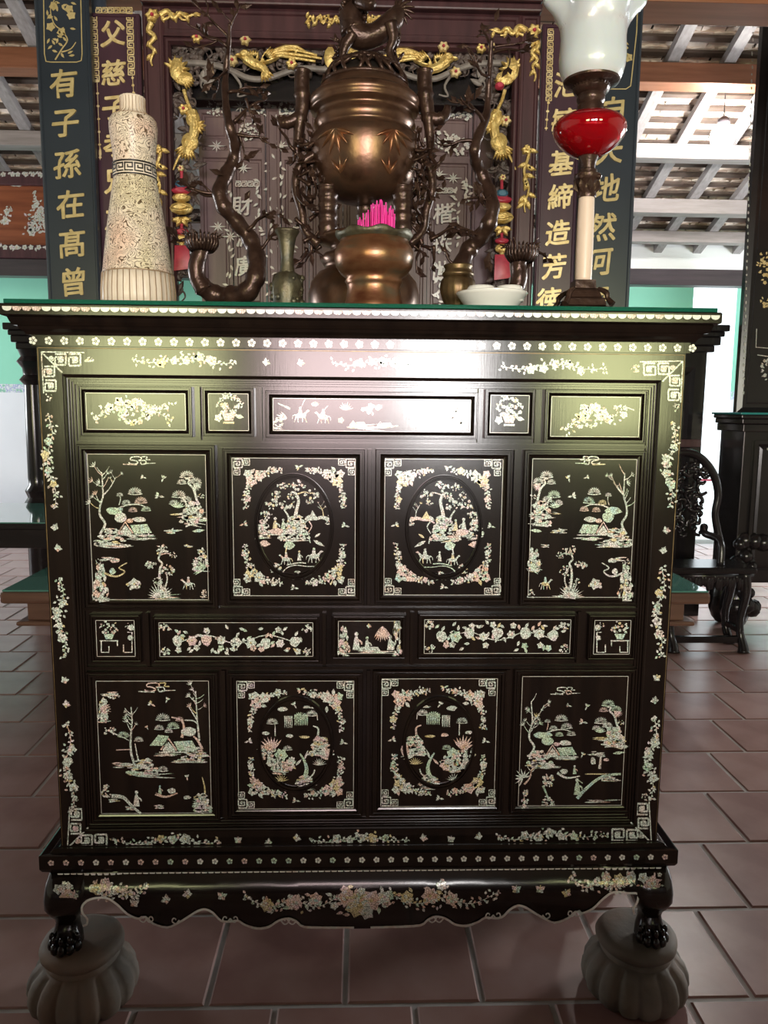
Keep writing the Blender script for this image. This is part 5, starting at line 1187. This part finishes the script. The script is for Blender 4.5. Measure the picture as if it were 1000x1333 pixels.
# bamboo handles, side foliage
def stalk(pts, r, name='handle'):
    V_, R_ = catmull([P(x, y, Yb-.0) for x, y in pts], [q*kb for q in r], 6)
    R_ = [q*(1+(.16 if i % 9 == 0 else -.03)) for i, q in enumerate(R_)]
    return MB().tube(V_, R_, 12).build(name, 'bronze_dark', bu, True)
stalk([(394, 92), (393, 112), (394, 135), (391, 155), (388, 180), (386, 205)], [10, 10, 9.5, 8.5, 6.5, 5.5]); stalk([(553, 92), (553, 112), (555, 135), (558, 155), (560, 180), (562, 205)], [10, 10, 10, 8.5, 6, 5])
stalk([(392, 150), (380, 158), (368, 160), (366, 152)], [8, 8, 7, 5], 'handle_knob'); stalk([(556, 150), (568, 156), (580, 150), (583, 138)], [8, 8.5, 7, 4], 'handle_knob')
sf = MB(); slf = MB(); rg = random.Random(11)
for sd in (-1, 1):
    cx = 474+sd*75
    for i in range(46):
        x = cx+sd*rg.uniform(-22, 16); y = rg.uniform(188, 325) if rg.random() < .8 else rg.uniform(185, 230)
        p = P(x, y, Yb+rg.uniform(-.06, .03)); d = Vector((rg.uniform(-1, 1), rg.uniform(-.5, .5), rg.uniform(-1, 1)))
        twig(sf, slf, p, d, kb*rg.uniform(18, 40), kb*rg.uniform(2, 3.6), rg, 0)
    sf.tube([P(cx-sd*20, 195, Yb-.03), P(cx+sd*8, 215, Yb-.03), P(cx+sd*14, 245, Yb-.03), P(cx+sd*6, 275, Yb-.03), P(cx+sd*2, 300, Yb-.03), P(cx-sd*16, 318, Yb-.03)], [kb*q for q in (5, 6, 5.5, 5.5, 5, 7)], 8, 4)
sf.build('side_branch', 'bronze_dark', bu, True, kind='stuff'); slf.build('side_leaf', 'bronze_dark', bu, kind='stuff')
for px, yy in ((427, -.045), (524, -.045), (476, .06)):
    V_, R_ = catmull([P(px, y, Yb+yy) for y in (243, 258, 275, 292, 310)], [kb*q for q in (13, 12.5, 12, 12, 13)], 5); R_ = [q*(1+(.12 if i % 4 == 0 else -.02)) for i, q in enumerate(R_)]
    MB().tube(V_, R_, 14).build('leg', 'bronze_dark', bu, True)
MB().lathe((bx_, Yb), [(h*kb, z) for h, z in ((66, ZG), (70, ZG+.006), (73, zb(405)), (74, zb(385)), (70, zb(368)), (60, zb(357)), (50, zb(352)), (53, zb(347)), (57, zb(340)), (54, zb(333)), (44, zb(328)), (46, zb(322)), (62, zb(316)), (63, zb(311)), (56, zb(308)))], 48, lambda a, r, z: r*(1+.012*math.sin(z*700))).build('stand', 'bronze', bu, True)
# lion on the lid: body, legs, raised head with mane and tail
ln = MB(); B = lambda x, y, dy=0: P(x, y, Yb-.0+dy)
ln.tube([B(458, 40), B(470, 48), B(487, 46), B(502, 36), B(514, 24), B(520, 12)], [kb*q for q in (17, 16, 14, 14, 13, 8)], 14, 5)
ln.tube([B(461, 42), B(458, 24), B(462, 10), B(468, -2)], [kb*q for q in (17, 16, 14, 10)], 14, 4)
ln.ball(B(468, -4), kb*17, kb*17, kb*15, 14, 10, .03); ln.tube([B(468, 0, -.02), B(480, 4, -.045), B(486, 8, -.055)], [kb*11, kb*9, kb*5], 12, 3)
for x, dy in ((450, -.02), (446, .02)): ln.tube([B(x+10, 44, dy), B(x, 60, dy), B(x-4, 76, dy), B(x-2, 86, dy)], [kb*q for q in (8, 6, 4.5, 5.5)], 10, 4)
for x, dy in ((510, -.02), (514, .02)): ln.tube([B(x-2, 30, dy), B(x+2, 50, dy), B(x-3, 66, dy), B(x+2, 84, dy)], [kb*q for q in (9, 6, 4.5, 5.5)], 10, 4)
for i in range(7): a = -1.9+i*.45; ln.tube([B(519, 14), B(519+10*math.cos(a), 14+10*math.sin(a)), B(521+20*math.cos(a+.3), 14+20*math.sin(a+.3))], [kb*3.5, kb*2.5, kb*.5], 6, 3)
rg = random.Random(3)
for i in range(34): a = rg.random()*6.28; q = B(460+15*math.cos(a), 18+24*math.sin(a), rg.uniform(-.03, .02)); ln.ball(q, kb*rg.uniform(3, 5), seg=7, rings=5)
for i in range(22): x = rg.choice((445, 512))+rg.uniform(-9, 9); y = rg.uniform(50, 84); ln.tube([B(x, y), B(x+rg.uniform(-8, 8), y+rg.uniform(-8, 8), rg.uniform(-.02, .02)), B(x+rg.uniform(-9, 9), y+rg.uniform(-9, 9))], [kb*2.2, kb*1.8, kb*.8], 6, 2)
ln.build('lion_finial', 'bronze_dark', bu, True)

# --- incense bowl and sticks
Yi = .085
ix = P(487, 350, Yi).x; ki = mpp(487, 340, Yi); zi = lambda y: P(487, y, Yi).z
ib = thing('incense_bowl', 'round reddish bronze incense bowl with wavy rim filled with ash', 'incense bowl', (ix, Yi, ZG))
MB().lathe((ix, Yi), [(h*ki, z) for h, z in ((39, ZG), (40, ZG+.004), (38, zi(395)), (36, zi(388)), (34.5, zi(376)), (35.5, zi(371)), (38, zi(367)), (36, zi(363)), (43, zi(358)), (49.5, zi(348)), (51.5, zi(338)), (51, zi(328)), (47.5, zi(321)), (44.5, zi(317)), (44.5, zi(314)))], 64).build('bowl', 'bronze_red', ib, True)
mb = MB(); n = 64; R = []
for h, dz, wv in ((44.5, 0, 0), (47, .004, .3), (50.5, .013, 1), (49, .0145, 1), (44, .004, .3), (42, -.004, 0)):
    R.append([(ix+h*ki*math.cos(2*PI*j/n), Yi+h*ki*math.sin(2*PI*j/n), zi(314)+dz+wv*.0035*math.sin(8*2*PI*j/n)) for j in range(n)])
mb.loft(R, cap=False).build('wavy_rim', 'verdigris', ib, True)
MB().lathe((ix, Yi), [(43*ki, zi(311)), (30*ki, zi(306)), (14*ki, zi(302)), (2*ki, zi(301))], 32).build('ash', 'ash', ib, True)
st = MB().tube([(0, 0, 0), (0, 0, 1)], .0014, 6); o0 = st.build('incense_stick', 'incense', None); stm = o0.data; bpy.data.objects.remove(o0)
rg = random.Random(6)
for i in range(64):
    x = rg.choices((rg.gauss(497, 9), rg.gauss(476, 6), rg.gauss(509, 4)), (5, 2, 1))[0]; x = max(466, min(513, x))
    top = 257+abs(x-494)*.75+rg.uniform(0, 16); yy = Yi+rg.uniform(-.018, .02)
    p = P(x, 306, yy); q = P(x+rg.uniform(-1.5, 1.5), top, yy+rg.uniform(-.004, .004)); d = q-p
    o = bpy.data.objects.new('incense_stick', stm); o.location = p; o.rotation_euler = d.to_track_quat('Z', 'Y').to_euler(); o.scale = (1, 1, d.length); col.objects.link(o)
    tag(o, 'bright pink incense stick standing in the ash of the bronze bowl', 'incense stick', 'pink incense sticks in the bowl')

# --- white dish with stacked cups
Yw = .045
wx = P(640, 395, Yw).x; kw = mpp(640, 390, Yw); zw = lambda y: P(640, y, Yw).z
dz0 = ZG
ds = tag(MB().lathe((wx, Yw), [(26*kw, dz0), (29*kw, dz0), (30*kw, dz0+.004), (36*kw, dz0+.012), (44*kw, zw(386)), (46.5*kw, zw(382.5)), (46*kw, zw(381.5)), (42*kw, zw(386)), (34*kw, dz0+.016), (2*kw, dz0+.012)], 48).build('dish', 'porcelain', None, True), 'white porcelain dish holding small cups beside the brass pot', 'dish')
for cx, cy, h, lb in ((626, -.005, 19.5, 'white porcelain cup upside down in dish next to the brass pot'), (662, -.01, 18.5, 'white porcelain cup upside down in dish next to the oil lamp')):
    xx = P(cx, 380, Yw).x; zt = zw(373); zc = dz0+.0165
    tag(MB().lathe((xx, Yw+cy), [(h*.98*kw, zc), (h*kw, zc+.002), (h*.95*kw, zt-.006), (h*.85*kw, zt-.001), (h*.7*kw, zt), (h*.66*kw, zt-.004), (1*kw, zt-.004)], 32).build('cup', 'porcelain', None, True), lb, 'cup')

# --- oil lamp
Yo = .075
ox_ = P(762, 300, Yo).x; ko = mpp(762, 250, Yo); zo = lambda y: P(762, y, Yo).z
lamp = thing('oil_lamp', 'antique oil lamp with ruby glass reservoir, alabaster column and tulip glass shade', 'lamp', (ox_, Yo, ZG))
mb = MB()
for h0, h1, z0, z1 in ((33, 33, ZG, zo(404)), (31, 24, zo(404), zo(400)), (25, 23, zo(400), zo(392)), (26, 20, zo(392), zo(389)), (20, 17, zo(389), zo(380)), (21, 15, zo(380), zo(377)), (14, 13, zo(377), zo(366))):
    mb.hexa([(ox_+sx*h*ko, Yo+sy*h*ko, z) for h, z in ((h0, z0), (h1, z1)) for sx, sy in ((-1, -1), (1, -1), (1, 1), (-1, 1))])
for sx in (-1, 1):
    for sy in (-1, 1): mb.tube([(ox_+sx*16*ko, Yo+sy*16*ko, zo(378)), (ox_+sx*24*ko, Yo+sy*24*ko, zo(384)), (ox_+sx*26*ko, Yo+sy*26*ko, zo(392)), (ox_+sx*31*ko, Yo+sy*31*ko, zo(400))], [.004, .006, .005, .007], 8, 3)
for i in range(26): a = rg.random()*6.28; q = rg.uniform(13, 24); yy = 398-(24-q)*1.7; mb.ball((ox_+q*ko*math.cos(a), Yo+q*ko*math.sin(a), zo(yy)), .005, seg=6, rings=4)
mb.build('base', 'bronze_dark', lamp, 35)
MB().lathe((ox_, Yo), [(10.6*ko, zo(367)), (10.8*ko, zo(362)), (11.2*ko, zo(330)), (10.8*ko, zo(290)), (10.2*ko, zo(260)), (10*ko, zo(256))], 32).build('column', 'alabaster', lamp, True)
mb = MB(); mb.lathe((ox_, Yo), [(h*ko, zo(y)) for y, h in ((258, 11.5), (254, 12.5), (250, 11), (240, 11.5), (236, 15), (231, 17), (228, 17), (226, 12), (222, 12), (220, 9), (213, 10), (206, 12.5), (203, 13), (202, 10))], 32)
for i in range(8): a = 2*PI*i/8; mb.leaf3((ox_+11*ko*math.cos(a), Yo+11*ko*math.sin(a), zo(252)), (.35*math.cos(a), .35*math.sin(a), 1), .026, .014)
for i in range(4): a = PI/4+PI/2*i; mb.ball((ox_+16*ko*math.cos(a), Yo+16*ko*math.sin(a), zo(233)), .006, seg=8, rings=6)
mb.build('capital', 'bronze_dark', lamp, 40)
MB().lathe((ox_, Yo), [(h*ko, zo(y)) for y, h in ((205, 12), (203, 18), (197, 28), (188, 38), (178, 44.5), (170, 46.5), (163, 45.5), (157, 41), (152, 32), (149, 20), (148.5, 12))], 56).build('reservoir', 'ruby_glass', lamp, True)
MB().lathe((ox_, Yo), [(h*ko, zo(y)) for y, h in ((203, 9), (199, 22), (190, 33), (180, 40), (171, 42.5), (165, 41.5), (162, 38), (161.5, 2))], 48).build('oil', 'ruby_oil', lamp, True)
mb = MB(); mb.lathe((ox_, Yo), [(h*ko, zo(y)) for y, h in ((152, 14), (149, 16.5), (146, 16), (140, 16.5), (136, 15), (132, 17.5), (128, 18), (124, 17), (121, 21), (116, 23), (113, 22), (111, 30), (108, 35), (105.5, 35.5), (104, 33), (106, 26), (110, 15))], 48, lambda a, r, z: r*(1+.03*math.sin(30*a) if zo(123) < z < zo(111) else 1))
for i in range(30): a = 2*PI*i/30; mb.tube([(ox_+20*ko*math.cos(a), Yo+20*ko*math.sin(a), zo(120)), (ox_+23.5*ko*math.cos(a), Yo+23.5*ko*math.sin(a), zo(112))], .0012, 4)
mb.tube([(ox_+16*ko, Yo-.005, zo(140)), (ox_+23*ko, Yo-.008, zo(140))], .0015, 6)
mb.build('burner_collar', 'bronze_dark', lamp, 40)
n = 72; R = []
for y, h, rf in ((107, 33, 0), (104, 35.5, 0), (98, 38.5, 0), (88, 41, 0), (76, 41.8, 0), (64, 41.2, .0), (50, 40.6, .005), (38, 41.5, .015), (26, 45, .035), (15, 50, .06), (6, 55.5, .085), (0, 58.5, .10), (-4, 59.5, .11), (-3, 57.5, .11), (6, 53, .085), (26, 43.5, .035), (50, 39.4, .0), (76, 40.5, 0), (98, 37, 0)):
    R.append([(ox_+h*ko*(1+rf*math.cos(6*a))*math.cos(a), Yo+h*ko*(1+rf*math.cos(6*a))*math.sin(a), zo(y)-rf*.08*math.cos(6*a)) for a in [2*PI*j/n for j in range(n)]])
MB().loft(R, cap=False).build('glass_shade', 'frosted_glass', lamp, True)
# ------------------------------------------------------------------ carved screen (gate) with gilding, and the nacre doors behind it
YS = 1.26
X = lambda px, py=200: P(px, py, YS).x
Z = lambda py, px=450: P(px, py, YS).z
scr = thing('carved_screen', 'dark red carved screen with gilded phoenixes, flowers and lanterns behind the burners', 'screen', (X(448, 390), YS+.05, 0))
xl, xr = X(196, 380), X(692, 380); xl2, xr2 = X(217, 380), X(672, 380)
ztp, zin = Z(14), Z(52)
def stile(a, b): 
    mb = MB(); mitred(mb, a, b, 0, ztp, [(0, YS+.09), (0, YS), (.006, YS-.006), (.012, YS-.006), (.015, YS), (.018, YS)]); return mb.build('stile', 'rosewood', scr)
stile(xl, xl2+.012); stile(xr2-.012, xr)
mb = MB(); mitred(mb, xl2+.012, xr2-.012, zin, ztp, [(0, YS+.09), (0, YS), (.010, YS-.006), (.018, YS-.006), (.022, YS)]); mb.build('top_rail', 'rosewood', scr)
boxo('cornice', 'rosewood', xl, xr, YS-.03, YS+.1, ztp, ztp+.025, scr, .006)
boxo('cornice', 'rosewood', xl, xr, YS-.045, YS+.1, ztp+.0255, ztp+.05, scr, .006)
mb = MB(); mitred(mb, xl2+.012, xr2-.012, .5, zin, [(0, YS+.06), (0, YS+.01), (.007, YS+.004), (.014, YS+.004), (.020, YS+.02), (.02, YS+.05)], face=False); mb.build('inner_moulding', 'rosewood', scr)
# relief helpers in photo pixels on the screen plane
class Relief(MB):
    def __init__(s, Y, seed=1): MB.__init__(s); s.Y = Y; s.rn = random.Random(seed)
    def R(s, pts, d=.012, inset=.4): s.relief([(P(x, y, s.Y).x, P(x, y, s.Y).z) for x, y in pts], s.Y, d, inset)
    def leaf(s, x, y, a, L, W, d=.010):
        c, q = math.cos(a), math.sin(a); s.R([(x+c*u*L-q*v*W, y+q*u*L+c*v*W) for u, v in ((0, .06), (.25, .4), (.55, .45), (.85, .2), (1, 0), (.85, -.2), (.55, -.45), (.25, -.4), (0, -.06))], d)
    def blob(s, x, y, rx, ry, d=.012, n=10): s.R([(x+rx*math.cos(2*PI*i/n), y+ry*math.sin(2*PI*i/n)) for i in range(n)], d)
    def tub(s, pts, w, w2=None, dy=-.006, sm=4):
        w2 = w if w2 is None else w2; k = mpp(pts[0][0], pts[0][1], s.Y); n = len(pts)
        s.tube([P(x, y, s.Y)+Vector((0, dy, 0)) for x, y in pts], [k*.5*(w+(w2-w)*i/(n-1)) for i in range(n)], 8, sm)
    def flower(s, x, y, r, d=.014, n=6):
        for i in range(n): a = 2*PI*i/n+s.rn.random()*.3; s.leaf(x, y, a, r, r*.9, d)
        s.mi += 1; s.blob(x, y, r*.3, r*.3, d*1.5, 8); s.mi -= 1
def rel(name, mats, Y, fn, seed=1, smooth=40):
    r = Relief(Y, seed); fn(r); return r.build(name, mats, scr, smooth)
# gilded scroll corners and drops on the frame
def scroll_corner(r, x, y, f):
    r.flower(x+f*8, y+8, 10, .012)
    r.tub([(x+f*18, y+8), (x+f*28, y+3), (x+f*36, y+12), (x+f*44, y+5), (x+f*52, y+10), (x+f*62, y+7), (x+f*70, y+9)], 8, 2)
    r.tub([(x+f*22, y+14), (x+f*30, y+10), (x+f*27, y+4)], 4, 2); r.tub([(x+f*40, y+4), (x+f*46, y+13), (x+f*52, y+14)], 4, 2)
    r.tub([(x+f*7, y+18), (x+f*3, y+28), (x+f*11, y+36), (x+f*4, y+46), (x+f*10, y+54), (x+f*6, y+66), (x+f*8, y+74)], 8, 2)
    for q in range(6): r.leaf(x+f*(20+q*8), y+7, .6*f+(PI if f < 0 else 0)+(-1)**q*.7, 11, 6)
    for q in range(5): r.leaf(x+f*7, y+22+q*9, 1.57+(-1)**q*.7, 11, 6)
rel('gilded_corner', ['gold', 'red_paint'], YS-.001, lambda r: scroll_corner(r, 191, 13, 1)); rel('gilded_corner', ['gold', 'red_paint'], YS-.001, lambda r: scroll_corner(r, 703, 33, -1))
def drop(r, x, y0, y1):
    n = 8
    r.tub([(x+3*math.sin(i*1.5), y0+(y1-y0)*i/n) for i in range(n+1)], 5, 2)
    for i in range(14): r.leaf(x+r.rn.uniform(-3, 3), y0+(y1-y0)*r.rn.random()**.8*.85, 1.57+r.rn.uniform(-1.3, 1.3), 14, 7)
    r.flower(x, y0+6, 7)
rel('gilded_drop', ['gold', 'gold'], YS-.001, lambda r: drop(r, 206, 190, 272)); rel('gilded_drop', ['gold', 'gold'], YS-.001, lambda r: drop(r, 685, 190, 277))
def plaque(r, x0, x1, y):
    for i in range(16): x = x0+(x1-x0)*i/15; r.leaf(x, y+r.rn.uniform(-4, 4), r.rn.random()*6, 9, 5)
    r.tub([(x0+(x1-x0)*i/8, y+5*(-1)**i) for i in range(9)], 3)
rel('gilded_plaque', 'gold', YS-.003, lambda r: plaque(r, 399, 443, 27)); rel('gilded_plaque', 'gold', YS-.003, lambda r: plaque(r, 476, 500, 28))
# dark openwork foliage along the inside of the frame
def foliage(r):
    rn = r.rn
    def leafy(x, y): 
        a = rn.random()*6.28; r.leaf(x, y, a, rn.uniform(11, 19), rn.uniform(6, 9), rn.uniform(.006, .016))
        if rn.random() < .4: r.tub([(x+8*q*math.cos(a+q*2.4), y+8*q*math.sin(a+q*2.4)) for q in (.3, .7, 1.1, 1.5)], 3, 1.5)
    for i in range(330):
        x = rn.uniform(219, 672); t = abs(x-447)/230; leafy(x, rn.uniform(58, 94+10*math.sin(t*9)))
    for i in range(190):
        s = rn.random(); y = 62+s*325; wd = 42*(1-.4*s)
        leafy(rn.uniform(219, 221+wd), y); leafy(rn.uniform(672-wd, 671), y)
rel('foliage', 'carved_wood', YS+.045, foliage, 4)
bpy.context.scene.collection.objects['foliage']['kind'] = 'stuff'
def brn(r, f):
    M = (lambda x: x) if f > 0 else (lambda x: 893-x)
    r.tub([(M(226), 84), (M(250), 83), (M(276), 85), (M(300), 92), (M(325), 103), (M(348), 103), (M(370), 96), (M(392), 90), (M(420), 91), (M(447), 93)], 8, 7)
    r.tub([(M(300), 92), (M(314), 112), (M(310), 126), (M(322), 124)], 4, 2); r.tub([(M(268), 100), (M(262), 112), (M(270), 122)], 3, 2)
    for q in ((262, 105, -1.2), (270, 102, -1.7), (265, 112, -.5), (272, 110, -2.4)): r.leaf(M(q[0]), q[1], q[2] if f > 0 else PI-q[2], 18, 8)
rel('carved_branch', 'grey_wood', YS+.035, lambda r: brn(r, 1)); rel('carved_branch', 'grey_wood', YS+.035, lambda r: brn(r, -1))
boxo('back_panel', 'black_wood', xl2+.02, xr2-.02, YS+.075, YS+.085, Z(122), Z(50), scr)
# gilded phoenixes on the band
def phoenix(r, x, y, f):
    def A(a): return a if f > 0 else PI-a
    r.tub([(x-f*14, y-6), (x-f*4, y+2), (x+f*6, y+6), (x+f*12, y+14), (x+f*10, y+20)], 15, 7)
    r.blob(x-f*16, y-10, 7, 6, .02); r.leaf(x-f*20, y-10, A(PI-.2), 10, 5, .014)
    for i in range(8): r.leaf(x-f*2, y+2, A(-2.75+i*.2), 24-i, 6, .016)
    for i in range(6): r.leaf(x+f*4, y+2, A(-1.0+i*.14), 26, 6, .018)
    for i, (dy, L) in enumerate(((-16, 64), (-10, 78), (-3, 84), (3, 76), (-13, 50))): r.tub([(x+f*6, y-2), (x+f*26, y-10+dy*.4), (x+f*48, y-8+dy*.8), (x+f*L, y-3+dy*.6)], 6, 3)
    for i in range(5): r.leaf(x+f*8, y+10, A(.5+i*.3), 16, 5, .012)
rel('gilded_phoenix', ['gold'], YS+.02, lambda r: phoenix(r, 335, 82, 1)); rel('gilded_phoenix', ['gold'], YS+.02, lambda r: phoenix(r, 567, 86, -1))
rel('gilded_cartouche', ['gold', 'red_paint'], YS+.02, lambda r: (r.blob(462, 72, 18, 14, .02), r.blob(430, 76, 8, 14, .016), r.flower(445, 78, 6), [r.leaf(462, 72, q, 24, 9, .014) for q in (0, .7, 2.4, 3.1, 3.8, 5.4)]))
for q, (x, y, rr_) in enumerate(((257, 50, 8), (320, 53, 8), (303, 80, 8), (380, 84, 8), (577, 62, 8), (593, 95, 8), (626, 64, 7), (640, 62, 6), (658, 158, 8), (240, 143, 8), (236, 220, 5), (654, 232, 5))):
    rel('gilded_flower', ['gold_pale' if q % 3 else 'gold', 'red_paint'], YS+.012, lambda r: r.flower(x, y, rr_), q)
# gilded dragons-carp on both sides
def carp(r, f):
    M = (lambda x: x) if f > 0 else (lambda x: 893-x+4)
    A = (lambda a: a) if f > 0 else (lambda a: PI-a)
    r.blob(M(231), 92, 9, 15, .022); r.blob(M(240), 103, 12, 9, .018)
    for i in range(9): r.leaf(M(229), 92, A(-2.6+i*.5), 19, 6, .016)
    for i in range(5): r.leaf(M(240), 104, A(.1+i*.3), 14, 5, .014)
    r.tub([(M(240), 118), (M(244), 132), (M(250), 145)], 5, 4)
    r.tub([(M(250), 146), (M(254), 162), (M(252), 178), (M(246), 192), (M(243), 203)], 14, 12); r.blob(M(252), 156, 9, 11, .022); r.blob(M(248), 186, 11, 12, .022)
    for i in range(8): r.leaf(M(246), 190, A(1.1+i*.24), 20, 5, .014)
    for i in range(5): r.leaf(M(256), 165, A(-.6+i*.5), 13, 5, .014)
    r.tub([(M(236), 200), (M(230), 212), (M(226), 222)], 4, 2)
rel('gilded_dragon', ['gold'], YS+.015, lambda r: carp(r, 1)); rel('gilded_dragon', ['gold'], YS+.015, lambda r: carp(r, -1))
# red cloud rings at the dragon heads
rel('painted_pearl', ['red_paint'], YS+.0, lambda r: r.blob(650, 113, 6, 5, .02))
# hanging lantern ornaments
def lantern(r, x, dy):
    y = dy
    r.mi = 0; r.blob(x, y+258, 12, 6, .022); r.blob(x, y+272, 15, 8, .024); r.leaf(x-14, y+272, 0, 28, 10, .03)
    r.R([(x-12, y+284), (x+12, y+284), (x+8, y+290), (x-8, y+290)]); [r.leaf(x, y+284, a, 14, 7, .016) for a in (.3, 1.0, 2.1, 2.8)]
    r.mi = 1; r.blob(x, y+249, 13, 5, .022); [r.leaf(x, y+252, a, 14, 7, .014) for a in (3.5, 4.1, 4.7, 5.3, 5.9)]; r.tub([(x, y+222), (x, y+238)], 4); r.tub([(x, y+292), (x, y+302)], 4)
    r.blob(x, y+302, 9, 4, .016); r.R([(x-9, y+320), (x+9, y+320), (x+12, y+350), (x-10, y+353)], .012)
    r.mi = 2; r.blob(x, y+241, 8, 6, .02); r.mi = 0; r.blob(x, y+312, 9, 6, .018); r.tub([(x, y+316), (x, y+320)], 6)
rel('painted_lantern', ['gold', 'red_paint', 'blue_paint'], YS+.012, lambda r: lantern(r, 237, 0)); rel('painted_lantern', ['gold', 'red_paint', 'blue_paint'], YS+.012, lambda r: lantern(r, 653, 12))
# ---- nacre inlaid doors behind the screen
YD = 1.46
dz = thing('nacre_doors', 'row of brown panelled doors inlaid with nacre flowers and characters behind the screen', 'door', (0, YD, 0))
xd = lambda px: P(px, 300, YD).x; zd = lambda py: P(450, py, YD).z
lv = [(262, 303), (304, 346), (348, 366), (367, 402), (403, 446), (447, 500), (501, 556), (557, 612), (613, 640), (641, 668)]
boxo('head_rail', 'door_wood', xd(258), xd(672), YD, YD+.05, zd(144), zd(100), dz)
boxo('sill_rail', 'door_wood', xd(258), xd(672), YD, YD+.05, 0, zd(405), dz)
for i, (a, b) in enumerate(lv):
    y = YD if i % 2 else YD-.012
    if b-a > 30:
        mb = MB()
        for y0, y1 in ((148, 190), (190, 205), (205, 402)): mitred(mb, xd(a), xd(b), zd(y1), zd(y0), [(0, y+.04), (0, y), (.012, y), (.016, y+.008), (.022, y+.008), (.026, y+.004)])
        mb.build('door_leaf', 'door_wood', dz)
    else:
        mb = MB(); mitred(mb, xd(a), xd(b), zd(402), zd(144), [(0, y+.04), (0, y), (.004, y-.004), (.010, y-.004), (.013, y)]); mb.build('door_stile', 'door_wood', dz)
def di(n, sd, f, Y=YD-.013): D = Draw(0, 0, 1, sd, (1, 0, 0, 0)); f(D); D.build(n, Y, dz, .001, mats=('nacre_plain',)*4)
for q, (x, y, w_) in enumerate(((281, 141, 12), (340, 141, 14), (372, 141, 18), (600, 146, 16), (326, 172, 16), (575, 182, 22), (597, 190, 18))): di('nacre_spray', 20+q, lambda D: D.bush(x, y, w_, 22, 11, .3))
for q, (x, y) in enumerate(((313, 139), (282, 190), (366, 190), (317, 219), (284, 295), (300, 308), (572, 227), (590, 232))): di('nacre_star', 40+q, lambda D: (D.fan(x, y, 9, 0, 5.5, 8, w=.2), D.leaf(x-12, y, 0, 24, 2.5)))
for q, (x, y0, y1) in enumerate(((299, 240, 380), (337, 235, 330), (352, 200, 380), (366, 210, 340), (381, 290, 385), (595, 243, 315), (608, 235, 262), (571, 350, 395))): di('nacre_border', 60+q, lambda D: [D.leaf(x+D.rn.uniform(-2, 2), y0+(y1-y0)*k/16, D.rn.random()*6, 8, 3.4) for k in range(17)])
di('nacre_fret', 80, lambda D: [D.fret(307+k*8, 236, 6.5, 1, 1, 1.2, 4) for k in range(4)]); di('nacre_fret', 81, lambda D: [D.fret(569+k*7, 245, 6, 1, 1, 1.2, 4) for k in range(3)])
for chh, x, y in (('財', 315, 268), ('源', 320, 308), ('廣', 318, 346), ('楷', 577, 278), ('珠', 576, 318), ('世', 572, 352)): glyph(chh, x, y, 26, YD-.014, 'nacre_plain', dz, .02, .001)
